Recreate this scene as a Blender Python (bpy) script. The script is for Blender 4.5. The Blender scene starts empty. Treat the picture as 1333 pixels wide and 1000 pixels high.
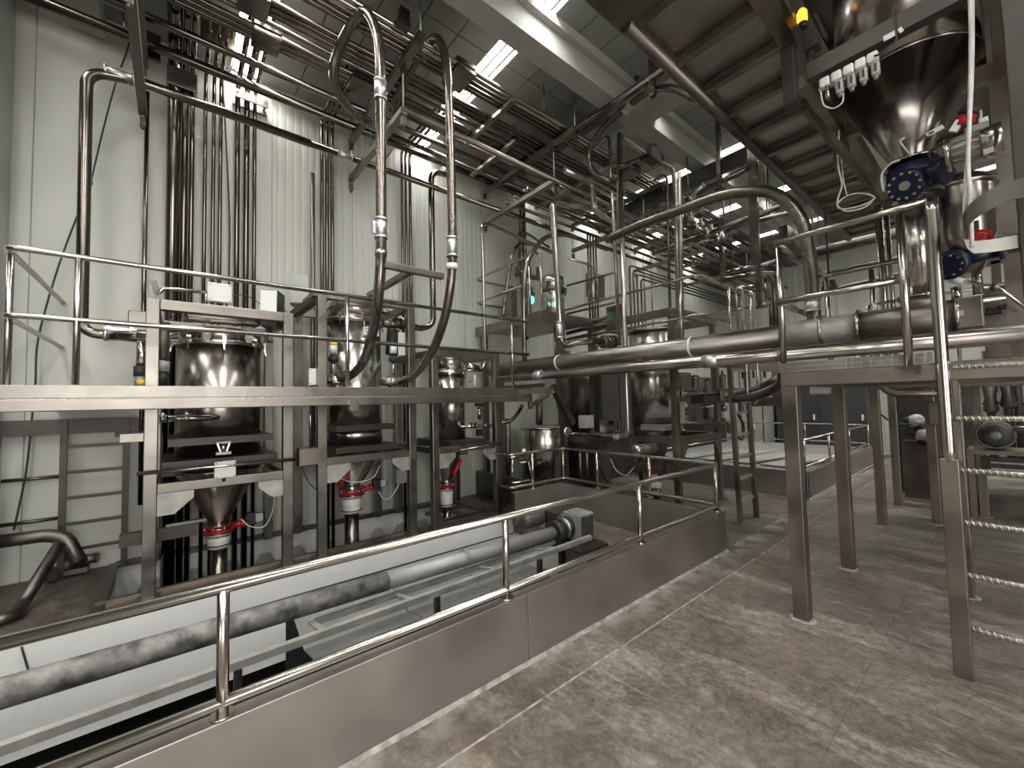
import bpy, math, random
from mathutils import Vector as V, Matrix, Euler
random.seed(7)
sc = bpy.context.scene
COL = sc.collection
PI = math.pi
# ---------------------------------------------------------------- camera
EYE = V((0, 0, 1.65))
yaw, pit, rol = (math.radians(a) for a in (50.476, 2.573, -1.2872))
FPX = 532.655
fw = V((-math.sin(yaw)*math.cos(pit), math.cos(yaw)*math.cos(pit), math.sin(pit)))
rt0 = V((math.cos(yaw), math.sin(yaw), 0)); up0 = rt0.cross(fw)
rt = rt0*math.cos(rol) + up0*math.sin(rol); up = up0*math.cos(rol) - rt0*math.sin(rol)
cam = bpy.data.cameras.new('camera'); camo = bpy.data.objects.new('camera', cam); COL.objects.link(camo)
cam.sensor_fit = 'HORIZONTAL'; cam.sensor_width = 36; cam.lens = FPX/1333*36
cam.clip_start = .05; cam.clip_end = 100
mw = Matrix((rt, up, -fw)).transposed().to_4x4(); mw.translation = EYE
camo.matrix_world = mw
sc.camera = camo
def W(x, y, **k):
    """survey: the point where the sight line through photo pixel (x, y) meets the plane X=, Y= or Z= of the thing"""
    (a, v), = k.items(); i = 'XYZ'.index(a)
    d = fw*FPX + rt*(x-666.5) + up*(500-y)
    return EYE + d*((v-EYE[i])/d[i])
# ---------------------------------------------------------------- world, lights, exposure
w = bpy.data.worlds.new('world'); sc.world = w; w.use_nodes = True
w.node_tree.nodes['Background'].inputs[0].default_value = (.90, .90, .87, 1)
w.node_tree.nodes['Background'].inputs[1].default_value = .15
def area(name, loc, rot, sx, sy, e, c=(1, .97, .92)):
    l = bpy.data.lights.new(name, 'AREA'); l.shape = 'RECTANGLE'; l.size = sx; l.size_y = sy; l.energy = e; l.color = c
    o = bpy.data.objects.new(name, l); o.location = loc; o.rotation_euler = rot; COL.objects.link(o); return o
# daylight through the two open loading doors behind and beside the viewer
area('daylight_rear_door', (3.8, -6.35, 1.9), (-PI/2, 0, PI), 3.0, 3.4, 110)
area('daylight_side_door', (6.3, -.5, 2.3), (0, PI/2, 0), 3.8, 5.0, 300)
sc.view_settings.view_transform = 'Standard'; sc.view_settings.look = 'None'
sc.view_settings.gamma = 1; sc.view_settings.use_curve_mapping = False
sc.view_settings.exposure = 0.36
# ---------------------------------------------------------------- materials
MT = {}
def mat(name, col, metal=0., rough=.5, var=.15, scale=6., stretch=(1, 1, 1), bump=0., bscale=60., rvar=0., emit=None, estr=0., col2=None, alpha=1., trans=0., spec=.5):
    m = bpy.data.materials.new(name); m.use_nodes = True; n = m.node_tree; N = n.nodes; L = n.links
    b = N['Principled BSDF']
    b.inputs['Metallic'].default_value = metal; b.inputs['Roughness'].default_value = rough
    b.inputs['Specular IOR Level'].default_value = spec
    tc = N.new('ShaderNodeTexCoord'); mp = N.new('ShaderNodeMapping'); mp.inputs['Scale'].default_value = stretch
    geo = N.new('ShaderNodeNewGeometry'); L.new(geo.outputs['Position'], mp.inputs['Vector'])
    nz = N.new('ShaderNodeTexNoise'); nz.inputs['Scale'].default_value = scale; nz.inputs['Detail'].default_value = 5
    L.new(mp.outputs[0], nz.inputs['Vector'])
    r = N.new('ShaderNodeValToRGB'); c = V(col)
    c2 = V(col2) if col2 else c*(1-var)
    c1 = c if col2 else c*(1+var)
    r.color_ramp.elements[0].color = (*[min(1, q) for q in c2], 1); r.color_ramp.elements[1].color = (*[min(1, q) for q in c1], 1)
    r.color_ramp.elements[0].position = .3; r.color_ramp.elements[1].position = .7
    L.new(nz.outputs[0], r.inputs[0]); L.new(r.outputs[0], b.inputs['Base Color'])
    if rvar:
        mr = N.new('ShaderNodeMapRange'); mr.inputs['From Min'].default_value = .3; mr.inputs['From Max'].default_value = .7
        mr.inputs['To Min'].default_value = rough-rvar; mr.inputs['To Max'].default_value = rough+rvar
        L.new(nz.outputs[0], mr.inputs[0]); L.new(mr.outputs[0], b.inputs['Roughness'])
    if bump:
        nb = N.new('ShaderNodeTexNoise'); nb.inputs['Scale'].default_value = bscale; nb.inputs['Detail'].default_value = 4
        L.new(mp.outputs[0], nb.inputs['Vector'])
        bp = N.new('ShaderNodeBump'); bp.inputs['Strength'].default_value = bump; bp.inputs['Distance'].default_value = .01
        L.new(nb.outputs[0], bp.inputs['Height']); L.new(bp.outputs[0], b.inputs['Normal'])
    if emit:
        b.inputs['Emission Color'].default_value = (*emit, 1); b.inputs['Emission Strength'].default_value = estr
    if trans:
        b.inputs['Transmission Weight'].default_value = trans
    MT[name] = m; return m
STEEL = (.47, .44, .40)
mat('steel', STEEL, 1, .22, .08, 3, (1, 1, .25), rvar=.03)
mat('plate_pale', (.44, .43, .395), .55, .5, .22, 7)
mat('steel_bright', (.60, .57, .53), 1, .22, .04, 2, (1, 1, .2), rvar=.02)
mat('steel_frame', (.255, .235, .21), 1, .36, .12, 5, rvar=.08)
mat('steel_rack', (.165, .142, .122), 1, .22, .18, 4, rvar=.08)
mat('steel_pipe', (.20, .178, .157), 1, .18, .15, 4, (1, 1, .3), rvar=.07)
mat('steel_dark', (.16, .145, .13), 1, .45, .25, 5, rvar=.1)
mat('steel_tank', (.33, .30, .275), 1, .24, .08, 2, (1, 1, .12), rvar=.04)
mat('steel_old', (.25, .22, .19), 1, .42, .2, 3, rvar=.12)
mat('steel_curb', (.40, .37, .345), 1, .48, .1, 2.2, rvar=.06, bump=.02, bscale=5)
mat('steel_conveyor', (.30, .275, .25), 1, .40, .15, 3, (1, 1, 1), rvar=.1)
mat('galvanised', (.60, .60, .60), 1, .42, .10, 30, rvar=.08)
mat('paint_brown', (.06, .053, .045), .3, .42, .2, 5)
mat('paint_dark', (.045, .042, .038), 0, .45, .3, 6)
mat('rubber', (.018, .018, .018), 0, .5, .3, 8)
mat('hose', (.20, .175, .152), .9, .24, .12, 6, rvar=.06)
mat('cable', (.03, .03, .03), 0, .5)
mat('cable_white', (.62, .62, .60), 0, .45)
mat('box_white', (.72, .72, .69), 0, .38, .05)
mat('box_grey', (.42, .42, .40), 0, .42, .08)
mat('plastic_white', (.80, .80, .78), 0, .35, .04)
mat('sleeve', (.80, .79, .76), 0, .6, .06, 25, bump=.2, bscale=30)
mat('valve_red', (.42, .012, .02), 0, .35, .15)
mat('gear_blue', (.003, .006, .032), 0, .4, .2)
mat('motor_dark', (.075, .072, .068), .3, .5, .35, 12)
mat('motor_grey', (.30, .30, .29), .3, .45, .15)
mat('yellow', (.85, .62, .02), 0, .4, .05)
mat('lamp_amber', (.9, .45, .02), 0, .3, emit=(1, .42, .03), estr=2.2)
mat('lamp_green', (.1, .6, .5), 0, .3, emit=(.08, .75, .62), estr=2.5)
mat('skylight', (.9, .92, .92), 0, .5, .03, emit=(1, .99, .955), estr=30)
mat('wall_panel', (.53, .535, .48), 0, .42, .05, 1.3, (1, 1, .35))
mat('wall_dark', (.10, .095, .085), 0, .7, .1, 2)
mat('wall_grey', (.42, .44, .43), 0, .5, .08, 2)
mat('ceiling_panel', (.25, .255, .235), 0, .75, .08, 1.5)
mat('concrete_beam', (.36, .36, .335), 0, .8, .07, 3)
mat('pit_white', (.80, .80, .78), 0, .55, .04, 2.5)
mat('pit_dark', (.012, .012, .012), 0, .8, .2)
mat('mortar', (.28, .262, .235), 0, .9, .45, 14, bump=.4, bscale=40)
mat('tube_dirty', (.30, .29, .275), .2, .62, .3, 11, bump=.6, bscale=22, col2=(.05, .048, .045))
mat('tube_clean', (.30, .30, .29), .35, .5, .12, 5)
mat('rust', (.22, .13, .08), .2, .8, .3, 12)
mat('grip', (.55, .52, .47), .9, .45, .15, 20)
mat('paper', (.74, .73, .68), 0, .7, .05)
mat('cabinet_dark', (.05, .05, .052), 0, .5, .15)
mat('ink', (.05, .05, .05), 0, .6)
mat('grip_black', (.03, .03, .03), 0, .6)
# floor: worn brown concrete with saw cuts along the room
def floor_mat(name, base, dark, pale):
    m = bpy.data.materials.new(name); m.use_nodes = True; n = m.node_tree; N = n.nodes; L = n.links; b = N['Principled BSDF']
    g = N.new('ShaderNodeNewGeometry')
    def noise(s, d, st=(1, 1, 1), dist=0.):
        mp = N.new('ShaderNodeMapping'); mp.inputs['Scale'].default_value = st; mp.inputs['Rotation'].default_value = (0, 0, math.radians(-18)); L.new(g.outputs['Position'], mp.inputs['Vector'])
        q = N.new('ShaderNodeTexNoise'); q.inputs['Scale'].default_value = s; q.inputs['Detail'].default_value = d; q.inputs['Distortion'].default_value = dist
        q.inputs['Roughness'].default_value = .65
        L.new(mp.outputs[0], q.inputs['Vector']); return q.outputs[0]
    def ramp(x, a, b2, ca, cb):
        r = N.new('ShaderNodeValToRGB'); r.color_ramp.elements[0].position = a; r.color_ramp.elements[1].position = b2
        r.color_ramp.elements[0].color = (*ca, 1); r.color_ramp.elements[1].color = (*cb, 1); L.new(x, r.inputs[0]); return r.outputs[0]
    def mix(a, b2, f, mode='MIX'):
        x = N.new('ShaderNodeMix'); x.data_type = 'RGBA'; x.blend_type = mode
        for s, v in (('A', a), ('B', b2)):
            i = [q for q in x.inputs if q.name == s and q.type == 'RGBA'][0]
            if isinstance(v, tuple): i.default_value = (*v, 1)
            else: L.new(v, i)
        if isinstance(f, float): x.inputs[0].default_value = f
        else: L.new(f, x.inputs[0])
        return [o for o in x.outputs if o.type == 'RGBA'][0]
    n1 = noise(.9, 6, dist=.4); n2 = noise(2.2, 7, (.55, 1.6, 1), .6); n3 = noise(14, 8); n4 = noise(1.4, 5, (1, .5, 1), 1.2); n5 = noise(38, 6)
    c = ramp(n1, .36, .66, dark, base)
    f2 = ramp(n2, .50, .68, (0, 0, 0), (.75, .75, .75)); c = mix(c, pale, f2)
    f3 = ramp(n4, .54, .70, (0, 0, 0), (.55, .55, .55)); c = mix(c, dark, f3)
    c = mix(c, ramp(n3, .3, .7, (.60, .60, .60), (1.28, 1.28, 1.28)), 1., 'MULTIPLY')
    c = mix(c, ramp(n5, .35, .65, (.74, .74, .74), (1.22, 1.22, 1.22)), 1., 'MULTIPLY')
    f6 = ramp(noise(.75, 4, (1.3, .8, 1), .8), .55, .68, (0, 0, 0), (.5, .5, .5)); c = mix(c, tuple(v*k for v, k in zip(base, (.92, .75, .63))), f6)
    f7 = ramp(noise(75, 3), .68, .74, (0, 0, 0), (.8, .8, .8)); c = mix(c, (.46, .44, .40), f7)
    f8 = ramp(noise(3.2, 8, (.5, 2.2, 1), 1.5), .60, .72, (0, 0, 0), (.55, .55, .55)); c = mix(c, tuple(v*1.25 for v in pale), f8)
    if name == 'floor_strip':   # dried lime along the curb foot
        sx = N.new('ShaderNodeSeparateXYZ'); L.new(g.outputs['Position'], sx.inputs[0])
        mr = N.new('ShaderNodeMapRange'); mr.inputs['From Min'].default_value = -1.99; mr.inputs['From Max'].default_value = -1.82; mr.inputs['To Min'].default_value = 1; mr.inputs['To Max'].default_value = 0; L.new(sx.outputs[0], mr.inputs[0])
        q = ramp(noise(4, 7), .42, .62, (0, 0, 0), (1, 1, 1)); mm = N.new('ShaderNodeMath'); mm.operation = 'MULTIPLY'; L.new(q, mm.inputs[0]); L.new(mr.outputs[0], mm.inputs[1]); c = mix(c, (.34, .32, .285), mm.outputs[0])
    L.new(c, b.inputs['Base Color'])
    rr = N.new('ShaderNodeMapRange'); rr.inputs['From Min'].default_value = .35; rr.inputs['From Max'].default_value = .65
    rr.inputs['To Min'].default_value = .34; rr.inputs['To Max'].default_value = .62; L.new(n2, rr.inputs[0]); L.new(rr.outputs[0], b.inputs['Roughness'])
    bp = N.new('ShaderNodeBump'); bp.inputs['Strength'].default_value = .25; bp.inputs['Distance'].default_value = .01; L.new(n3, bp.inputs['Height']); L.new(bp.outputs[0], b.inputs['Normal'])
    MT[name] = m
floor_mat('floor_concrete', (.19, .162, .130), (.092, .075, .058), (.34, .305, .26))
floor_mat('floor_strip', (.15, .128, .104), (.085, .07, .054), (.25, .225, .19))
floor_mat('floor_brown', (.10, .082, .064), (.045, .036, .028), (.17, .15, .125))
# checker plate: raised diamonds as fine relief
def checker(name, col):
    m = mat(name, col, 1, .40, .1, 6, rvar=.06); N = m.node_tree.nodes; L = m.node_tree.links; b = N['Principled BSDF']
    g = N.new('ShaderNodeNewGeometry'); mp = N.new('ShaderNodeMapping'); mp.inputs['Rotation'].default_value = (0, 0, PI/4); mp.inputs['Scale'].default_value = (28, 28, 28)
    L.new(g.outputs['Position'], mp.inputs['Vector'])
    v = N.new('ShaderNodeTexVoronoi'); v.inputs['Scale'].default_value = 1.; v.inputs['Randomness'].default_value = .15; L.new(mp.outputs[0], v.inputs['Vector'])
    bp = N.new('ShaderNodeBump'); bp.inputs['Strength'].default_value = .5; bp.inputs['Distance'].default_value = .008; bp.invert = True
    L.new(v.outputs['Distance'], bp.inputs['Height']); L.new(bp.outputs[0], b.inputs['Normal'])
checker('checker_plate', (.42, .395, .36))
# ---------------------------------------------------------------- mesh helpers
ORG = {}
def basis(d, hint=None):
    d = d.normalized(); h = hint or (V((0, 0, 1)) if abs(d.z) < .95 else V((0, 1, 0)))
    s = d.cross(h)
    if s.length < 1e-6: h = V((1, 0, 0)); s = d.cross(h)
    s.normalize(); return s, s.cross(d).normalized()
def catmull(p, k=6):
    o = []; q = [p[0]*2-p[1]] + list(p) + [p[-1]*2-p[-2]]
    for i in range(1, len(q)-2):
        a, b, c, d = q[i-1:i+3]
        for j in range(k):
            t = j/k; o.append(.5*((2*b)+(c-a)*t+(2*a-5*b+4*c-d)*t*t+(3*b-a-3*c+d)*t**3))
    o.append(q[-2]); return o
class M:
    def __init__(s): s.v = []; s.f = []; s.s = []
    def add(s, vs, fs, sm=False):
        o = len(s.v); s.v += [V(x) for x in vs]; s.f += [[i+o for i in f] for f in fs]; s.s += [sm]*len(fs) if not isinstance(sm, list) else sm
        return s
    def box(s, c, d, R=None):
        c = V(c); h = V(d)/2; P = []
        for x in (-1, 1):
            for y in (-1, 1):
                for z in (-1, 1):
                    p = V((x*h.x, y*h.y, z*h.z)); P.append(c + (R @ p if R else p))
        return s.add(P, [(0, 1, 3, 2), (4, 6, 7, 5), (0, 4, 5, 1), (2, 3, 7, 6), (0, 2, 6, 4), (1, 5, 7, 3)])
    def span(s, a, b): return s.box((V(a)+V(b))/2, [abs(q) for q in (V(b)-V(a))])
    def bar(s, p, q, wd, ht, hint=None):
        p = V(p); q = V(q); a, b = basis(q-p, hint); a = a*wd/2; b = b*ht/2
        P = [x+i*a+j*b for x in (p, q) for i, j in ((-1, -1), (1, -1), (1, 1), (-1, 1))]
        return s.add(P, [(0, 1, 2, 3), (7, 6, 5, 4), (0, 4, 5, 1), (1, 5, 6, 2), (2, 6, 7, 3), (3, 7, 4, 0)])
    def tube(s, pts, r, fil=0., n=10, smooth=False, caps=True, k=5):
        p = [V(x) for x in pts]
        if smooth: p = catmull(p, k)
        elif fil and len(p) > 2:
            o = [p[0]]
            for i in range(1, len(p)-1):
                a = (p[i-1]-p[i]); b = (p[i+1]-p[i]); la, lb = a.length, b.length; a.normalize(); b.normalize()
                ang = a.angle(b) if la and lb else PI
                if ang > PI-.02: o.append(p[i]); continue
                t = min(fil/math.tan(ang/2), la*.48, lb*.48); rr = t*math.tan(ang/2)
                c = p[i] + (a+b).normalized()*(rr/math.sin(ang/2))
                u0 = p[i]+a*t-c; u1 = p[i]+b*t-c; tot = u0.angle(u1); ns = max(2, int(tot/.26))
                for j in range(ns+1):
                    f = j/ns; o.append(c + (u0*math.sin((1-f)*tot)+u1*math.sin(f*tot))/math.sin(tot))
            o.append(p[-1]); p = o
        p = [x for i, x in enumerate(p) if i == 0 or (x-p[i-1]).length > 1e-5]
        vs = []; fs = []; sm = []; a = None; m = len(p)
        for i in range(m):
            d = ((p[i]-p[i-1]).normalized() if i else V()) + ((p[i+1]-p[i]).normalized() if i < m-1 else V())
            d.normalize()
            if a is None: a, b = basis(d)
            else:
                a = (a - d*a.dot(d)).normalized(); b = a.cross(d)
            ri = r[i] if isinstance(r, (list, tuple)) else r
            for j in range(n):
                t = 2*PI*j/n; vs.append(p[i] + (a*math.cos(t)+b*math.sin(t))*ri)
        for i in range(m-1):
            for j in range(n):
                k2 = (j+1) % n; fs.append((i*n+j, i*n+k2, (i+1)*n+k2, (i+1)*n+j)); sm.append(True)
        if caps:
            fs += [tuple(range(n))[::-1], tuple((m-1)*n+j for j in range(n))]; sm += [False, False]
        return s.add(vs, fs, sm)
    def lathe(s, prof, o, ax=(0, 0, 1), n=28, hint=None):
        """prof: (radius, height) pairs; sharp corners are doubled pairs"""
        o = V(o); ax = V(ax).normalized(); a, b = basis(ax, hint); vs = []; fs = []; sm = []
        for rr, h in prof:
            for j in range(n):
                t = 2*PI*j/n; vs.append(o + ax*h + (a*math.cos(t)+b*math.sin(t))*max(rr, .0004))
        for i in range(len(prof)-1):
            if prof[i] == prof[i+1]: continue
            for j in range(n):
                k = (j+1) % n; fs.append((i*n+j, i*n+k, (i+1)*n+k, (i+1)*n+j)); sm.append(True)
        fs += [tuple(range(n))[::-1], tuple((len(prof)-1)*n+j for j in range(n))]; sm += [False, False]
        return s.add(vs, fs, sm)
    def cyl(s, p, q, r, n=16):
        p = V(p); q = V(q); L_ = (q-p).length
        return s.lathe([(r, 0), (r, L_)], p, q-p, n)
    def prism(s, poly, ex):
        """poly: 3-D outline, ex: extrusion vector"""
        ex = V(ex); P = [V(x) for x in poly]; n = len(P); vs = P + [x+ex for x in P]
        return s.add(vs, [tuple(range(n))[::-1], tuple(range(n, 2*n))] + [(i, (i+1) % n, n+(i+1) % n, n+i) for i in range(n)])
    def build(s, name, m, parent=None, bevel=0.):
        o0 = ORG.get(parent.name, V()) if parent else V()
        me = bpy.data.meshes.new(name); me.from_pydata([x-o0 for x in s.v], [], s.f)
        me.polygons.foreach_set('use_smooth', s.s); me.materials.append(MT[m])
        o = bpy.data.objects.new(name, me); COL.objects.link(o)
        import bmesh
        b = bmesh.new(); b.from_mesh(me); bmesh.ops.recalc_face_normals(b, faces=b.faces); b.to_mesh(me); b.free()
        if parent: o.parent = parent
        ORG[o.name] = o0
        if bevel:
            bv = o.modifiers.new('bevel', 'BEVEL'); bv.width = bevel; bv.segments = 2; bv.limit_method = 'ANGLE'
        return o
def tag(o, label, cat, group=None):
    o['label'] = label; o['category'] = cat
    if group: o['group'] = group
    return o
def thing(name, label, cat, loc, group=None):
    o = bpy.data.objects.new(name, None); o.empty_display_size = .1; COL.objects.link(o); o.location = loc; ORG[o.name] = V(loc)
    return tag(o, label, cat, group)
def struct(name, m_, mt, parent=None, kind=True):
    o = m_.build(name, mt, parent)
    if kind and not parent: o['kind'] = 'structure'
    return o
def group_root(name):
    o = bpy.data.objects.new(name, None); COL.objects.link(o); o['kind'] = 'structure'; ORG[o.name] = V(); return o
def plain(m_, name, mt, label, cat, group=None, bevel=0.):
    return tag(m_.build(name, mt, None, bevel), label, cat, group)
def pipe(label, pts, r, mt='steel_pipe', fil=.12, coup=(), group=None, name='process_pipe', cat='pipe', n=10, smooth=False, cmat='galvanised', clen=.16, extra=.012):
    """a run of pipe; coup: (point, direction) of each sleeve coupling on it"""
    pts = [V(p) for p in pts]
    if not coup:
        return plain(M().tube(pts, r, fil, n, smooth), name, mt, label, cat, group)
    t = thing(name, label, cat, pts[0], group)
    M().tube(pts, r, fil, n, smooth).build('tube', mt, t)
    for c, d in coup:
        c = V(c); d = V(d).normalized()
        m = M().cyl(c-d*clen/2, c+d*clen/2, r+extra*.6, 14)
        m.cyl(c-d*clen*.5, c-d*clen*.38, r+extra, 14).cyl(c+d*clen*.38, c+d*clen*.5, r+extra, 14)
        a, b = basis(d); m.box(c+b*(r+extra), (.018, .018, .018)); m.build('coupling', cmat, t)
    return t
# ================================================================ STRUCTURE
XW = -6.25; YB = 14.9; ZC = 6.05
fl = M()
fl.span((-1.725, -6.5, -.2), (-.6200, YB, 0)); fl.span((-.6186, -6.5, -.2), (6.5, YB, 0)); fl.span((-1.735, -6.5, -.2), (-.6, YB, -.012)); fl.span((-6.25, 4.25, -.2), (-2.05, 7.75, 0)); fl.span((-6.25, 12.7, -.2), (-2.05, YB, 0))
fl.span((-4.652, 3.752, -.2), (-2.05, 4.25, 0)); fl.span((-6.25, 7.75, -.2), (-5.2, 12.7, 0))
floor = struct('floor', fl, 'floor_concrete')
struct('floor', M().span((-2.05, -6.5, -.2), (-1.735, YB, 0)), 'floor_strip')
struct('trim_20', M().span((-1.737, -6.5, -.02), (-1.723, YB, .0006)), 'mortar')
fb = M().span((-6.25, -6.5, -.2), (-4.652, -.47, 0)).span((-4.652, -6.5, -.2), (-2.05, -1.352, 0)).span((-6.25, 3.755, -.2), (-4.652, 4.25, 0))
struct('floor', fb, 'floor_brown')
# pit: pale inner wall, dark bottom, ledge beam that carries the vessel frames
pw = M().span((-4.65, -1.35, -.36), (-4.59, 3.75, -.004)).span((-4.65, -1.35, -.80), (-4.592, .86, -.36)); pw.span((-4.6, 3.75, -1.0), (-2.12, 3.8, -.21))
struct('wall_pit', pw, 'pit_white')
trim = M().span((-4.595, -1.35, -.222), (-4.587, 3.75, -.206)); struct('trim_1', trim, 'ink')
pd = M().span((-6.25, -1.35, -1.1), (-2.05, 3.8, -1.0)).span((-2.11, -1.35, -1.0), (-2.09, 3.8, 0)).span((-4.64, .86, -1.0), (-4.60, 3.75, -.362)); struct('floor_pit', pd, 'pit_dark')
pb = M().span((-6.25, -.47, -.95), (-6.21, 3.75, -.02)).span((-6.21, -.5, -.95), (-5.05, -.47, -.02)).span((-6.21, 3.72, -.95), (-5.05, 3.75, -.02))
# trapezoid deck profile that closes the foot of the pale back wall
struct('wall_pit', pb, 'pit_white')
pr = M()
for i in range(11):
    y = -.3+i*.37; pr.prism([(-6.21, y, -.34), (-6.21, y+.06, -.22), (-6.21, y+.17, -.22), (-6.21, y+.23, -.34)], (.03, 0, 0))
o = struct('trim_21', pr, 'box_grey')
lg = M().span((-5.08, -.47, -.14), (-4.652, 3.75, 0)).span((-5.02, -.5, 0), (-4.98, 3.7, .035)).span((-4.70, -1.3, 0), (-4.62, 3.9, .018))
struct('trim_2', lg, 'steel_old')
sill = M().span((-6.2, -.52, 0), (-4.7, -.44, .02)).span((-6.23, -.47, -.02), (-6.13, 3.75, .03)); struct('trim_3', sill, 'steel_dark')
# walls with ribbed sandwich panels
def rib_panel(wd, ht, ribs=True):
    m = M(); P = []; n = int(wd/.09); y = .004
    prof = [(0, 0)]
    if ribs:
        p = (wd-.012)/n
        for i in range(n):
            a = .006+i*p; prof += [(a, .014), (a+p*.52, .014), (a+p*.64, .0105), (a+p*.86, .0105)]
        prof.append((wd-.006, .014))
    else: prof += [(.006, .014), (wd-.006, .014)]
    prof.append((wd, 0)); k = len(prof)
    vs = [(q[1], q[0], z) for z in (0, ht) for q in prof]
    return m.add(vs, [(i, i+1, k+i+1, k+i) for i in range(k-1)])
def panelled(name, origin, rot, length, ht, wd, mt, ribs=True, z0=0.):
    base = M(); base.span((-.12, 0, z0), (0, length, ht))
    root = group_root(name); root.location = origin; root.rotation_euler = (0, 0, rot); ORG[root.name] = V()
    b = base.build('wall_core', mt, root)
    n = round(length/wd); src = None; flat = None
    for i in range(n):
        if src is None: src = rib_panel(length/n, ht-z0, ribs).build('wall_panel', mt, root); q = src; ribd = src.data
        else: q = src.copy(); COL.objects.link(q); q.data = ribd
        if origin[0] == XW and name == 'wall_left' and i*length/n-6.5 < .2:
            if flat is None: tmp = rib_panel(length/n, ht-z0, False).build('wall_panel', mt, root); flat = tmp.data; bpy.data.objects.remove(tmp)
            q.data = flat
        q.location = (0, i*length/n, z0)
    return root
panelled('wall_left', (XW, -6.5, 0), 0, YB+6.5, ZC, 1.07, 'wall_panel')
panelled('wall_back', (-6.25, YB, 0), -PI/2, 12.75, ZC, 1.06, 'wall_panel')
struct('wall_near', M().span((-6.25, -1.45, 0), (-5.6, -1.29, ZC)), 'wall_grey')
struct('wall_front', M().span((-6.25, -6.65, 0), (2.2, -6.5, ZC)).span((5.4, -6.65, 0), (6.5, -6.5, ZC)).span((2.2, -6.65, 3.7), (5.4, -6.5, ZC)), 'wall_dark')
wr = M().span((6.5, -6.5, 0), (6.65, -3.1, ZC)).span((6.5, 2.1, 0), (6.65, YB, ZC)).span((6.5, -3.1, 4.3), (6.65, 2.1, ZC)); struct('wall_right', wr, 'wall_dark')
# ceiling: slabs with open joints, beams, corrugated skylights
SKY = [(-4.0, .33), (-1.66, .33), (.67, .33), (3.14, .30), (5.42, .3), (7.64, .30), (9.92, .30), (12.3, .30)]
ceil = group_root('ceiling'); M().span((-6.25, -6.5, ZC+.06), (6.5, YB, ZC+.16)).build('ceiling_slab', 'ceiling_panel', ceil)
def in_sky(y0, y1): return any(y0 < s+d/2 and y1 > s-d/2 for s, d in SKY)
cuts = []; y = -6.5
edges = sorted([-6.5, YB] + [s-d/2 for s, d in SKY] + [s+d/2 for s, d in SKY])
rows = []
for a, b in zip(edges, edges[1:]):
    if in_sky(a+.001, b-.001): continue
    n = max(1, round((b-a)/.43)) if a > -1 and b < 8.2 else max(1, round((b-a)/1.1))
    rows += [(a+(b-a)*i/n, a+(b-a)*(i+1)/n) for i in range(n)]
src = {}
for a, b in rows:
    xs = [-6.24, -5.9, -4.95, -3.97, -3.1, 1.7, 6.5]
    for x0, x1 in zip(xs, xs[1:]):
        key = (round(x1-x0, 3), round(b-a, 3))
        if key not in src:
            g = .007; q = M().box((0, 0, .03), (x1-x0-2*g, b-a-2*g, .06)).build('ceiling_panel', 'ceiling_panel', ceil); src[key] = q
        else: q = src[key].copy(); COL.objects.link(q)
        q.location = ((x0+x1)/2, (a+b)/2, ZC)
i = 0
for s, d in SKY:
    i += 1; rt_ = group_root('window_%d' % i)
    xs = [-6.24, -5.3, -4.3, -3.35, -2.0, -.6, .9, 2.6, 4.5, 6.4]; pane0 = None
    for x0, x1 in zip(xs, xs[1:]):
        m = M(); n = 8; prof = [(s-d/2+d*j/n, ZC+.035+(.012 if j % 2 else -.012)) for j in range(n+1)]
        m.add([(x, q[0], q[1]) for x in (x0+.006, x1-.006) for q in prof], [(j, j+1, n+2+j, n+1+j) for j in range(n)])
        m.build('pane', 'skylight', rt_)
    bars = M()
    for f in (-.5, .5): bars.span((-6.24, s+d*f-.008, ZC-.005), (6.45, s+d*f+.008, ZC+.05))
    bars.build('frame', 'concrete_beam', rt_)
    for f, bw in ((-.30, .006), (-.12, .012), (.08, .006), (.27, .014)): M().span((-6.2, s+d*f-bw, ZC+.0), (6.4, s+d*f+bw, ZC+.02)).build('bar_and_reflection', 'ceiling_panel', rt_)  # glazing bars, also standing for brown stripes reflected in the panes
tn = 3
def beam(a, b): 
    global tn
    tn += 1; return struct('trim_%d' % tn, M().span(a, b), 'concrete_beam')
beam((-3.39, -6.5, 5.66), (-3.14, YB, ZC)); beam((-3.47, -6.5, 5.93), (-3.06, YB, ZC)); beam((2.9, -6.5, 5.6), (3.3, YB, ZC))
for y in (-.9, 5.2, 11.2): beam((-6.2, y, 5.78), (6.4, y+.26, ZC+.01))
# ================================================================ PIT CURB AND RAILING
def curb(name, label, a, b, splits, mt='steel_curb', th=.08, top=.43, bead=0):
    """steel clad curb from a to b in plan, outer face on the line"""
    a = V((*a, 0)); b = V((*b, 0)); d = (b-a).normalized(); nrm = V((-d.y, d.x, 0)); L_ = (b-a).length
    t = thing(name, label, 'curb', a); s = [0]+splits+[L_]
    for p, q in zip(s, s[1:]):
        m = M(); m.prism([a+d*(p+.002), a+d*(q-.002), a+d*(q-.002)+nrm*th, a+d*(p+.002)+nrm*th], (0, 0, top)); m.build('panel', mt, t, .003)
    M().prism([a+d*0+nrm*.012, b+nrm*.012, b+nrm*(th-.012), a+nrm*(th-.012)], (0, 0, top-.01)).build('core', 'steel_dark', t)
    if bead:
        m = M(); m.prism([a-nrm*.02, a-nrm*.02+V((0, 0, .004)), a-nrm*.002+V((0, 0, .022)), a], b-a); m.build('mortar_bead', 'mortar', t)
    return t
curb('pit_curb', 'long grey steel clad curb with one welded joint beside the open floor', (-2.01, -1.35), (-2.01, 4.62), [3.1], bead=1)
curb('pit_curb', 'short dark steel curb across the far end of the open pit', (-2.09, 4.54), (-4.4, 4.54), [], bead=0)
curb('pit_curb', 'dark steel curb returning towards the polished round tank', (-4.37, 4.54), (-4.37, 3.55), [])
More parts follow.
